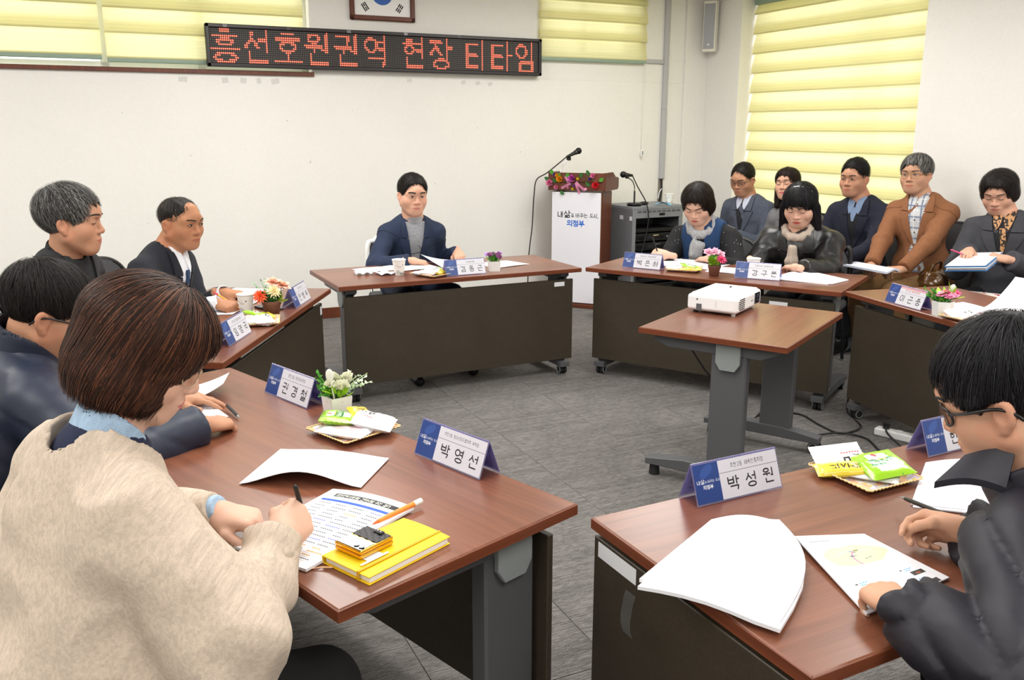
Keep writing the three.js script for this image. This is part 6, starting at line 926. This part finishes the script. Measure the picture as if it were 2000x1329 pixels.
// man in navy padded jacket
person({ label: 'person in navy padded jacket with dark glasses seen from behind', x: -.42, z: -2.6, yaw: 1.915, hip: [-.44, .5, -2.6], neck: [-.222, .872, -2.642], head: [-.161, 1.0, -2.617], hyaw: 1.56, pitch: .38, roll: .05, hs: 1.07, sw: .19, girth: 1.15, neckR: .06, skin: SK.c, eyes: 'closed', near: 2, face: { w: 1.02 },
  hair: { color: 0x0f0d0c, color2: 0x352d29, mix: .2, top: .026, side: .008, back: .016, line: .092, faceW: .06, low: -.045, len: .07, lift: .003, fluff: .003, jit: .25, strands: 7000, width: .0014, grav: .4, crown: [.01, .13, -.075] },
  glasses: { color: 0x141416, r: .0022, sq: 1 }, top: { m: CL.navyPad, th: .045, arm: [.085, .07, .05], cell: .008, k: .06, wrinkle: .005, hole: .066, disp: (x, y, z, q) => { const t = dot(sub([x, y, z], q.N), q.T); return .008 * sqrt(abs(sin(t * 24 + x * 2))); } },
  collar: { m: CL.navyPad, r0: .102, r1: .092, from: -.05, to: .085, dip: .03, name: 'stand_collar' },
  handR: { w: [.19, .715, -2.365], dir: [.085, -.02, -.07], up: [0, 1, .15], hint: [-.1, -.5, .8], pose: 'relaxed' }, handL: { w: [.13, .712, -2.68], dir: [.1, -.01, .02], hint: [-.2, -.6, -.6], pose: 'flat' } });
// woman in beige sweater
person({ label: 'person with brown bob and glasses in beige wool sweater', x: -.18, z: -1.62, yaw: 1.85, hip: [-.17, .5, -1.6], neck: [-.035, .945, -1.63], head: [.046, 1.083, -1.676], hyaw: 1.34, pitch: .46, roll: .0, hs: 1.0, sw: .17, neckR: .05, skin: SK.e, lip: 0xb8404a, eyes: 'closed', near: 2, face: { w: .97, jaw: .92 }, handScale: 1.0,
  hair: { color: 0x22140f, color2: 0x744630, mix: .3, tail: .03, top: .036, side: .03, back: .034, line: .08, faceW: .052, faceD: .075, low: -.078, slope: .02, coverEar: 1, extra: [ell([0, -.015, -.03], [.106, .09, .108]), ell([0, -.045, -.028], [.103, .06, .1])], len: .16, lift: .001, fluff: .003, jit: .1, strands: 13000, width: .0017, grav: .9, crown: [0, .15, .02], rough: .004, freq: 60 },
  glasses: { color: 0xc8b49a, r: .0013, metal: .8, w: .026, h: .022 },
  top: { name: 'sweater', m: CL.beige, th: .034, arm: [.088, .092, .055], cuff: .03, cell: .0068, k: .06, ka: .035, wrinkle: .006, hole: .094, hem: -.12, extra: (q) => [cap(add(add(q.Hp, q.R, .1), q.T, .05), add(mix(q.E.R, q.Hp, .5), q.R, .02), .13, .11), cap(add(q.S.R, q.T, -.05), add(q.Hp, q.R, .1), .085, .13), cap(add(q.S.L, q.T, -.05), add(q.Hp, q.R, -.1), .085, .12)],
    disp: (x, y, z, q) => { const c1 = add(mix(q.S.R, q.E.R, .75), q.Ft, .1), r1 = hypot(x - c1[0], y - c1[1], z - c1[2]); let d = .012 * n3(x * 7 + 3, y * 6, z * 7) + .009 * sin(y * 34 + x * 22 + 4 * n3(x * 5, y * 5, z * 5)) * sstep(.95, .75, y) * sstep(-.3, .3, n3(x * 4 + 9, y * 3, z * 4) + .2); d -= .03 * exp(-r1 * r1 / .003); const c2 = add(q.E.R, q.Ft, .04), r2 = hypot(x - c2[0], y - c2[1], z - c2[2]); if (r2 < .2) d += .012 * sin(dot([x - c2[0], y - c2[1], z - c2[2]], nrm(sub(q.W.R, q.S.R))) * 46 + y * 12) * (1 - r2 / .2); return d; } },
  collar: { m: CL.blueKnit, r0: .074, r1: .064, from: -.03, to: .045, dip: .03, rib: 0, name: 'knit_collar' },
  handR: { w: [.245, .738, -1.55], dir: [.065, .012, -.075], up: [.35, .45, .8], hint: [.12, -.72, .7], pose: 'pen' }, handL: { w: [.15, .725, -1.76], dir: [.075, -.012, .055], up: [0, 1, 0], hint: [-.1, -.8, -.5], pose: 'grip' }, bottom: colored(0x0c0c0e, .9), knees: [[.3, .44, -1.5], [.22, .46, -1.85]], ankles: [[.32, .09, -1.42], [.24, .09, -1.85]],
  more: (K) => {
    const nf = blend([cap(K.at(-.12, -.06, 0), K.at(.12, -.06, 0), .058), cap(K.at(0, -.1, .03), K.at(0, -.025, .0), .09, .084)], .04), hl_ = cap(K.N, add(K.N, nrm(sub(K.C, K.N)), .2), .058); part('navy_neckline', K.rel(meshField((x, y, z) => smax(nf(x, y, z), -hl_(x, y, z), .006), add(K.N, [-.24, -.24, -.24]), add(K.N, [.24, .12, .24]), .007)), CL.navyKnit, K.root);
    for (const k of ['R', 'L']) { const d = nrm(sub(K.E[k], K.W[k])), a = cap(add(K.W[k], d, .055), add(K.W[k], d, .004), .05, .042); part('ribbed_cuff', K.rel(meshField((x, y, z) => { const t = dot(sub([x, y, z], K.W[k]), d); return smax(a(x, y, z), -t - .004, .006) + .0012 * sin(Math.atan2(dot(sub([x, y, z], K.W[k]), cross(d, [0, 1, 0])), y - K.W[k][1]) * 40); }, add(K.W[k], [-.13, -.11, -.13]), add(K.W[k], [.13, .11, .13]), .005)), CL.beigeRib, K.root); }
    { const d = nrm(sub(K.E.L, K.W.L)), b = cap(add(K.W.L, d, .01), add(K.W.L, d, -.016), .034, .031); part('shirt_cuff', K.rel(meshField((x, y, z) => smax(b(x, y, z), -dot(sub([x, y, z], K.W.L), d) - .016, .004), add(K.W.L, [-.08, -.08, -.08]), add(K.W.L, [.08, .08, .08]), .005)), CL.blueKnit, K.root); }
  } });
// woman with vest and grey scarf
const bob = { low: -.095, slope: .05, coverEar: 1, extra: [ell([0, -.02, -.03], [.104, .09, .1])], grav: .8, len: .13, crown: [0, .15, .02], lift: 0, jit: .12 };
person({ label: 'person in navy vest and grey patterned scarf writing', x: 3.74, z: -4.72, yaw: -1.0, hip: [3.74, .5, -4.72], neck: [3.55, .868, -4.635], head: [3.476, 1.01, -4.606], hyaw: -.92, pitch: .5, hs: 1.0, sw: .165, girth: 1.12, skin: SK.e, lip: 0xb4444a, eyes: 'closed', frown: -.003,
  hair: { color: 0x160f0c, color2: 0x3e2c23, tail: .02, mix: .2, top: .034, side: .022, back: .026, line: .09, faceW: .06, faceD: .075, ...bob, strands: 2400 }, top: { name: 'knit_top', m: CL.blackKnit, th: .03, arm: [.07, .06, .046] },
  handR: { w: [3.225, .715, -4.56], dir: [-.06, .01, -.05], up: [-.3, .6, .5], hint: [.2, -.6, -.6], pose: 'pen' }, handL: { w: [3.385, .712, -4.33], dir: [.0, -.015, -.115], hint: [.3, -.7, .5], pose: 'flat' },
  more: (K) => {
    { const vf = (x, y, z) => { const q = sub([x, y, z], K.N), r = dot(q, K.R), t = dot(q, K.T), fz = dot(q, K.Ft); let d = smax(K.torso(x, y, z) - .014, -K.hole(x, y, z), .01); d = smax(d, abs(r) - .135 - .02 * max(0, -t * 4 - .3), .012); if (fz > 0) d = smax(d, (.035 - t * .1) - abs(r), .008); return d; }; part('vest', K.rel(meshField(vf, add(K.N, [-.3, -.42, -.3]), add(K.N, [.3, .1, .3]), .0085)), CL.vest, K.root); }
    const P = (r, t, o) => K.march(r, t, o); const q = [P(.02, -.03, .03), P(.035, -.1, .03), P(.05, -.17, .025), P(.065, -.25, .02)], q2 = [P(-.02, -.04, .03), P(-.0, -.1, .03), P(.01, -.16, .02)];
    const nk = K.N, rg = []; for (let i = 0; i < 10; i++) { const a = i / 10 * 2 * PI; rg.push(add(add(add(nk, K.R, .078 * cos(a)), K.Ft, .075 * sin(a) + .015), K.T, .028 - .03 * sin(a))); }
    const l = rg.map((p, i) => cap(p, rg[(i + 1) % 10], .026)); l.push(cap(q[0], q[1], .026, .03), cap(q[1], q[2], .03, .034), cap(q[2], q[3], .034, .04), cap(q2[0], q2[1], .028, .026)); const f0 = blend(l, .015), f = (x, y, z) => f0(x, y, z) + .0025 * sin(x * 150 + z * 110 + y * 30) + .003 * n3(x * 40, y * 20, z * 40);
    part('scarf', K.rel(meshField(f, add(nk, [-.25, -.36, -.25]), add(nk, [.25, .15, .25]), .0065)), CL.scarfGrey, K.root); K.patch('brooch', [[-.14, -.075, -.068], [-.17, -.078, -.072], [-.18, -.09, -.075]], .014, M.chrome, K.root, .003, 2);
  } });
// woman in black leather jacket
person({ label: 'person with long black hair in black leather jacket and taupe scarf', x: 4.08, z: -4.2, yaw: -1.0, hip: [4.08, .5, -4.2], neck: [3.895, .882, -4.13], head: [3.855, 1.03, -4.095], hyaw: -.98, pitch: .4, hs: 1.02, sw: .18, girth: 1.2, skin: SK.e, lip: 0xb03038, eyes: 'closed', face: { w: 1.05 },
  hair: { color: 0x0c0b0d, color2: 0x34323a, tail: .06, mix: .14, top: .03, side: .016, back: .026, line: .05, faceW: .058, faceD: .075, low: -.33, slope: 0, coverEar: 1, extra: [ell([0, -.07, -.06], [.095, .16, .07]), mirror(cap([.085, .0, .0], [.1, -.3, .03], .03, .026))], grav: 1.1, len: .2, crown: [0, .15, .02], lift: 0, jit: .08, strands: 2200, band: 1 },
  top: { name: 'leather_jacket', m: CL.leather, th: .04, arm: [.085, .075, .055], cuff: .05, wrinkle: .011, k: .06 },
  handR: { w: [3.555, .712, -4.14], dir: [-.03, -.02, .1], up: [-.2, .9, .1], hint: [.1, -.7, -.5], pose: 'pen' }, handL: { w: [3.615, .712, -3.83], dir: [.03, -.012, -.13], hint: [.4, -.7, .4], pose: 'flat' },
  more: (K) => {
    lapels(K, { button: -.2, v0: .06, m: CL.leather, w: .07 }); const nk = K.N, rg = []; for (let i = 0; i < 10; i++) { const a = i / 10 * 2 * PI; rg.push(add(add(add(nk, K.R, .08 * cos(a)), K.Ft, .078 * sin(a) + .012), K.T, .03 - .028 * sin(a))); }
    const q = [K.march(.01, -.03, .035), K.march(.02, -.1, .035), K.march(.025, -.2, .03), K.march(.03, -.3, .02)], l = rg.map((p, i) => cap(p, rg[(i + 1) % 10], .024)); l.push(cap(q[0], q[1], .026, .034), cap(q[1], q[2], .038, .042), cap(q[2], q[3], .042, .042)); const f0 = blend(l, .014), f = (x, y, z) => f0(x, y, z) + .003 * sin(x * 120 + z * 80 + y * 20);
    part('scarf', K.rel(meshField(f, add(nk, [-.25, -.4, -.25]), add(nk, [.25, .15, .25]), .0065)), CL.scarfTaupe, K.root); K.patch('maroon_lining', [[-.16, -.04, .0], [-.32, -.055, .0]], .012, cloth(0x4a1a24), K.root);
  } });
// row by the window
person({ label: 'person in grey tweed jacket and glasses reading in the corner seat', x: 4.75, z: -5.57, yaw: -1.3, hip: [4.76, .48, -5.57], neck: [4.69, .95, -5.558], head: [4.63, 1.095, -5.568], hyaw: -1.22, pitch: .32, hs: 1.03, sw: .18, girth: 1.05, skin: SK.c, eyes: 'closed', hair: { color: 0x17120f, color2: 0x3c322a, mix: .2, top: .02, side: .006, line: .1, faceW: .072, len: .06, crown: [.03, .15, .06], grav: .3 }, glasses: { color: 0x2a2624, r: .0014, metal: .5, h: .015 }, top: { m: CL.tweed },
  handR: { w: [4.46, .69, -5.68], dir: [-.1, .02, .05], hint: [0, -1, -.3], pose: 'grip' }, handL: { w: [4.46, .69, -5.42], dir: [-.1, .02, -.05], hint: [0, -1, .3], pose: 'grip' }, more: (K) => { lapels(K, { button: -.26, shirt: CL.blackVest, m: CL.tweed, shirtCollar: CL.greyShirt }); } });
person({ label: 'person with wavy dark hair and closed eyes in grey coat', x: 4.83, z: -5.15, yaw: -1.25, hip: [4.84, .48, -5.14], neck: [4.778, .905, -5.13], head: [4.728, 1.078, -5.175], hyaw: -1.15, pitch: -.06, roll: .08, hs: .98, sw: .16, skin: SK.d, lip: 0xc05062, eyes: 'closed', face: { w: .96 }, hair: { color: 0x1b110f, tail: .04, color2: 0x46302a, mix: .25, top: .022, side: .016, back: .022, line: .082, faceW: .062, low: -.2, slope: 0, coverEar: 1, extra: [mirror(cap([.07, -.02, -.035], [.08, -.17, -.02], .036, .03)), ell([0, -.06, -.07], [.085, .12, .05])], grav: .9, len: .12, curl: .5, lift: .006 }, top: { name: 'coat', m: CL.greyCoat, th: .03 }, neckR: .047,
  handR: { w: [4.5, .62, -5.22], dir: [-.1, -.02, .06], hint: [0, -1, -.4] }, handL: { w: [4.5, .62, -5.0], dir: [-.1, -.02, -.06], hint: [0, -1, .4] }, more: (K) => { lapels(K, { button: -.34, v0: .05, shirt: CL.charcoal, m: CL.greyCoat, shirtCollar: CL.whiteShirt, w: .06 }); } });
person({ label: 'person with short black hair in dark navy blazer over vest', x: 4.84, z: -4.5, yaw: -1.3, hip: [4.85, .48, -4.5], neck: [4.768, 1.005, -4.478], head: [4.722, 1.15, -4.516], hyaw: -1.3, pitch: .02, hs: 1.03, sw: .185, girth: 1.05, neckR: .058, skin: SK.b, eyes: 'open', frown: -.002, hair: { color: 0x0f0d0d, color2: 0x2c2826, mix: .15, top: .036, side: .006, back: .012, line: .098, faceW: .072, len: .06, crown: [0, .12, -.08], grav: .1, lift: .008, strands: 1400 }, top: { m: CL.darkBlazer },
  handR: { w: [4.46, .62, -4.6], dir: [-.1, -.02, .06], hint: [0, -1, -.4] }, handL: { w: [4.46, .62, -4.36], dir: [-.1, -.02, -.06], hint: [0, -1, .4] }, more: (K) => { lapels(K, { button: -.3, v0: .05, shirt: CL.blackVest, m: CL.darkBlazer, shirtCollar: CL.blueShirt, w: .06 }); K.patch('shirt_front', [[-.02, -.03, .03], [-.11, -.008, .008]], .007, CL.blueShirt); K.patch('lapel_pin', [[-.14, -.132, -.126], [-.19, -.124, -.118]], .014, M.sticker, K.root, .003, 2); } });
person({ label: 'person with grey hair and glasses in brown jacket and plaid shirt', x: 4.9, z: -4.06, yaw: -1.2, hip: [4.92, .48, -4.05], neck: [4.895, 1.045, -4.088], head: [4.852, 1.19, -4.125], hyaw: -1.26, pitch: -.04, roll: .04, hs: 1.02, sw: .165, girth: 1.1, neckR: .056, skin: SK.f, eyes: 'open', frown: -.004, brow: 0x2c2824, hair: { color: 0x3c3a38, color2: 0xa8a6a2, mix: .4, top: .034, side: .018, back: .022, line: .086, faceW: .064, low: -.06, len: .09, grav: .5, crown: [0, .14, -.03], strands: 1800 }, glasses: { color: 0xb89a5c, r: .0013, metal: .9 }, top: { m: CL.brown, seam: cloth(0x6a4228), th: .026, hem: -.06, arm: [.062, .056, .047] }, bottom: CL.chino, shoe: colored(0x6c7076, .6),
  handR: { w: [4.47, .64, -4.07], dir: [-.09, -.02, .06], up: [0, 1, 0], hint: [0, -1, -.5], pose: 'grip' }, handL: { w: [4.52, .635, -3.87], dir: [-.1, .0, -.02], up: [.1, .9, .3], hint: [.2, -.9, .5], pose: 'grip' }, knees: [[4.44, .5, -4.12], [4.42, .5, -3.84]], ankles: [[4.66, .09, -4.34], [4.6, .09, -3.9]],
  more: (K) => { lapels(K, { button: -.3, v0: .062, shirt: CL.plaid, m: CL.brown, shirtCollar: CL.plaid, w: .06 }); K.patch('shirt_front', [[-.28, -.02, .02], [-.36, -.05, .045], [-.46, -.075, .06]], .003, CL.plaid); for (let i = 0; i < 5; i++) K.patch('button', [[-.12 - i * .08, -.004, .004], [-.127 - i * .08, -.004, .004]], .007, M.black, K.root, .003, 2); } });
person({ label: 'person with dark bob in charcoal coat holding a blue folder', x: 4.93, z: -3.47, yaw: -1.15, hip: [4.95, .48, -3.46], neck: [4.912, .978, -3.492], head: [4.865, 1.112, -3.529], hyaw: -1.16, pitch: .36, roll: .05, hs: 1.0, sw: .17, girth: 1.05, skin: SK.d, lip: 0xb06a60, eyes: 'closed', hair: { color: 0x150f0d, tail: .015, color2: 0x40302a, mix: .2, top: .034, side: .024, back: .03, line: .092, faceW: .064, faceD: .078, low: -.075, slope: .1, coverEar: 1, extra: [ell([0, -.01, -.03], [.102, .08, .1])], grav: .8, len: .12, crown: [-.03, .15, .05], strands: 1600 }, top: { name: 'coat', m: CL.charcoal, th: .032, arm: [.075, .065, .055], hem: -.08 },
  handR: { w: [4.59, .8, -3.47], dir: [-.09, -.005, .05], up: [-.1, .95, 0], hint: [.1, -.9, -.5], pose: 'relaxed' }, handL: { w: [4.64, .772, -3.25], dir: [-.08, .02, -.07], up: [0, .8, .4], hint: [.3, -.9, .4], pose: 'grip' }, knees: [[4.5, .48, -3.5], [4.48, .48, -3.25]],
  more: (K) => { lapels(K, { button: -.26, v0: .06, shirt: CL.blackVest, m: CL.charcoal, shirtCollar: CL.leopard, w: .075 }); K.patch('blouse_tie', [[-.05, -.02, .012], [-.14, -.03, .0], [-.2, -.012, .004]], .01, CL.leopard); } });
// man in quilted jacket
const FLAP = [[1.253, .9, -.958], [1.323, .938, -.959], [1.387, .954, -.912], [1.337, .902, -.886]];
person({ label: 'person in dark quilted jacket and black glasses bent over map page', x: 1.5, z: -.6, yaw: 3.05, hip: [1.5, .5, -.58], neck: [1.475, .868, -.865], head: [1.432, 1.018, -.972], hyaw: -2.62, pitch: .42, roll: -.05, hs: 1.06, sw: .165, girth: 1.15, neckR: .062, skin: SK.f, eyes: 'closed', near: 2, face: { w: 1.02 },
  hair: { color: 0x0e0d0f, color2: 0x36363e, mix: .16, top: .034, side: .012, back: .02, line: .075, faceW: .06, faceD: .08, low: -.05, len: .085, lift: .002, fluff: .003, jit: .2, strands: 8000, width: .0015, grav: .55, crown: [0, .13, -.06] },
  glasses: { color: 0x1a1818, r: .0028, sq: 1, w: .027, h: .019 },
  top: { name: 'quilted_jacket', m: CL.quilt, th: .038, arm: [.082, .075, .052], cuff: .008, cell: .007, k: .06, ka: .04, wrinkle: .006, hole: .07, hem: -.06, disp: (x, y, z) => { const a = (x * .55 + y * .8 + z * .6) * 36, b = (x * .7 - y * .8 + z * .5) * 36; return .017 * pow(abs(sin(a)) * abs(sin(b)), .45); } },
  collar: { m: CL.greenKnit, r0: .09, r1: .08, from: -.03, to: .055, name: 'knit_collar' },
  handL: { w: [1.13, .724, -.892], dir: [.035, -.015, -.1], up: [-.1, 1, .1], hint: [-.5, -.4, .85], pose: 'grip' }, handR: { w: [1.455, .738, -1.02], dir: [-.02, -.02, -.1], up: [.85, .5, .1], hint: [.8, -.6, .3], pose: 'pen' },
  more: (K) => { const h = K.N, f = (x, y, z) => { const p = sub([x, y, z], h), t = dot(p, K.T), r = sqrt(max(0, dot(p, p) - t * t)), a = dot(p, K.Ft) / (r + 1e-6); return max(hypot(max(0, abs(r - .105) - .004), max(0, abs(t - .02) - .04)) - .009, a - .8); }; part('jacket_collar', K.rel(meshField(f, add(h, [-.2, -.15, -.2]), add(h, [.2, .2, .2]), .006)), CL.quilt, K.topMesh); part('collar_flap', K.rel(slabGrid(10, 8, (u, v) => { const P0 = FLAP[0], P1 = FLAP[1], P2 = FLAP[2], P3 = FLAP[3], p = mix(mix(P0, P1, v), mix(P3, P2, v), u); p[1] += .012 * sin(u * PI) * (1 - v * .5); return p; }, .012)), CL.quilt, K.topMesh); } });

// ---------------------------------------------------------------- things held or lying by the people
pen('ballpoint_pen', 'black pen upright in the hand of the woman with grey scarf', [3.19, .68, -4.585], [3.15, .82, -4.62], M.black, { r: .0045 });
pen('ballpoint_pen', 'black pen in the hand of the woman in black leather', [3.535, .685, -4.03], [3.56, .77, -4.09], M.black, { r: .004 });
pen('ballpoint_pen', 'black pen held between the fingers of the woman in beige', [.315, .70, -1.645], [.288, .815, -1.61], M.black, { r: .005 });
pen('ballpoint_pen', 'black pen pointing over the map page', [1.528, .705, -1.248], [1.43, .76, -1.06], M.black, { r: .0048 });
pen('ballpoint_pen', 'black pen under the hand of the man in navy jacket', [.3, .682, -2.49], [.28, .69, -2.6], M.black, { r: .005 });
pen('pencil', 'orange pencil with red end in the hand of the man in suit', [.53, .69, -4.06], [.44, .745, -4.22], mat(0xf09a20, .4), { cap: mat(0xd83a44, .4), tip: mat(0xe0b070, .5), r: .0045 });
const loose = (name, label, pts, m, lift, cat = 'paper', th = .0015) => { const c = mix(pts[0], pts[2], .5), P = thing(name, label, cat, c), f = (u, v) => sub(mix(mix(pts[0], pts[1], u), mix(pts[3], pts[2], u), v), c); part('sheet', slabGrid(8, 8, (u, v) => { const p = f(u, v); return [p[0], p[1] + (lift ? lift(u, v) : 0), p[2]]; }, th), m, P); return P; };
loose('paper_sheet', 'white page curling in the lap of the man in tweed', [[4.42, .72, -5.62], [4.36, .76, -5.3], [4.22, .8, -5.3], [4.3, .76, -5.62]], paperMat, (u, v) => .03 * v * v);
loose('paper_sheet', 'folded pages on the knees of woman in grey coat', [[4.5, .61, -5.2], [4.5, .61, -4.95], [4.36, .6, -4.95], [4.36, .6, -5.2]], paperMat, null, 'paper', .006);
loose('document_stack', 'rolled white documents held on the lap of man in brown', [[4.42, .645, -4.1], [4.42, .645, -3.8], [4.3, .655, -3.8], [4.28, .66, -4.12]], mat(0xdfe3f4, .6), (u, v) => .012 * sin(v * 5), 'documents', .012);
{ const F_ = thing('blue_folder', 'translucent blue folder full of pages held by woman in charcoal coat', 'folder', [4.5, .74, -3.36], -1.2); const fm = mat(0x3c8ad6, .3, { transmission: .2, thickness: 0 }); part('cover', cbox(.22, .003, .3, 0, .0, .0, .001), fm, F_); part('cover', cbox(.22, .003, .3, 0, .026, .0, .001), fm, F_); for (let i = 0; i < 4; i++) part('page', cbox(.21, .003, .29, .002 * i, .005 + i * .005, .004 * i, .0008), paperMat, F_); part('top_page', cbox(.21, .002, .29, 0, .031, .005, .0006), PM.text.clone(), F_); F_.rotation.set(.16, -1.2, .12, 'YXZ'); }
pen('ballpoint_pen', 'pink and white pen above the blue folder', [4.49, .785, -3.42], [4.52, .8, -3.54], mat(0xd84a7c, .4), { r: .0045 });
{ const P = thing('fabric_pouch', 'white pouch with red heart print on the lap of woman in charcoal coat', 'pouch', [4.52, .555, -3.3], -1.1); const ht = dataTex(128, 64, (u, v) => { const x = (u * 5) % 1 - .5, y = (v * 2 + floor(u * 5) * .5) % 1 - .5; return hypot(x, y) < .26 ? [206, 60, 66] : [232, 224, 214]; }, true, 1, 1); part('pouch', new THREE.SphereGeometry(1, 20, 12).scale(.12, .03, .06), mat(0xffffff, .7, { map: ht }), P); part('zip', cbox(.2, .004, .004, 0, .028, 0, .001), M.sticker, P); }
{ const B_ = thing('leather_bag', 'glossy brown leather bag beside the man in brown jacket', 'bag', [4.72, .5, -3.8], .3); const f = (x, y, z) => ell([0, .06, 0], [.11, .09, .08])(x, y, z) + .02 * n3(x * 22, y * 22, z * 22) + .006 * sin(x * 80 + y * 40); part('bag_body', meshField(f, [-.16, -.08, -.14], [.16, .2, .14], .008), mat(0x5a3a16, .25, { clearcoat: .6 }), B_); part('strap', tube([[-.08, .1, 0], [-.05, .17, .02], [.05, .17, .02], [.08, .1, 0]], .008, 20, 8), mat(0x4a2e10, .3), B_); }
renderer.render(scene, camera);
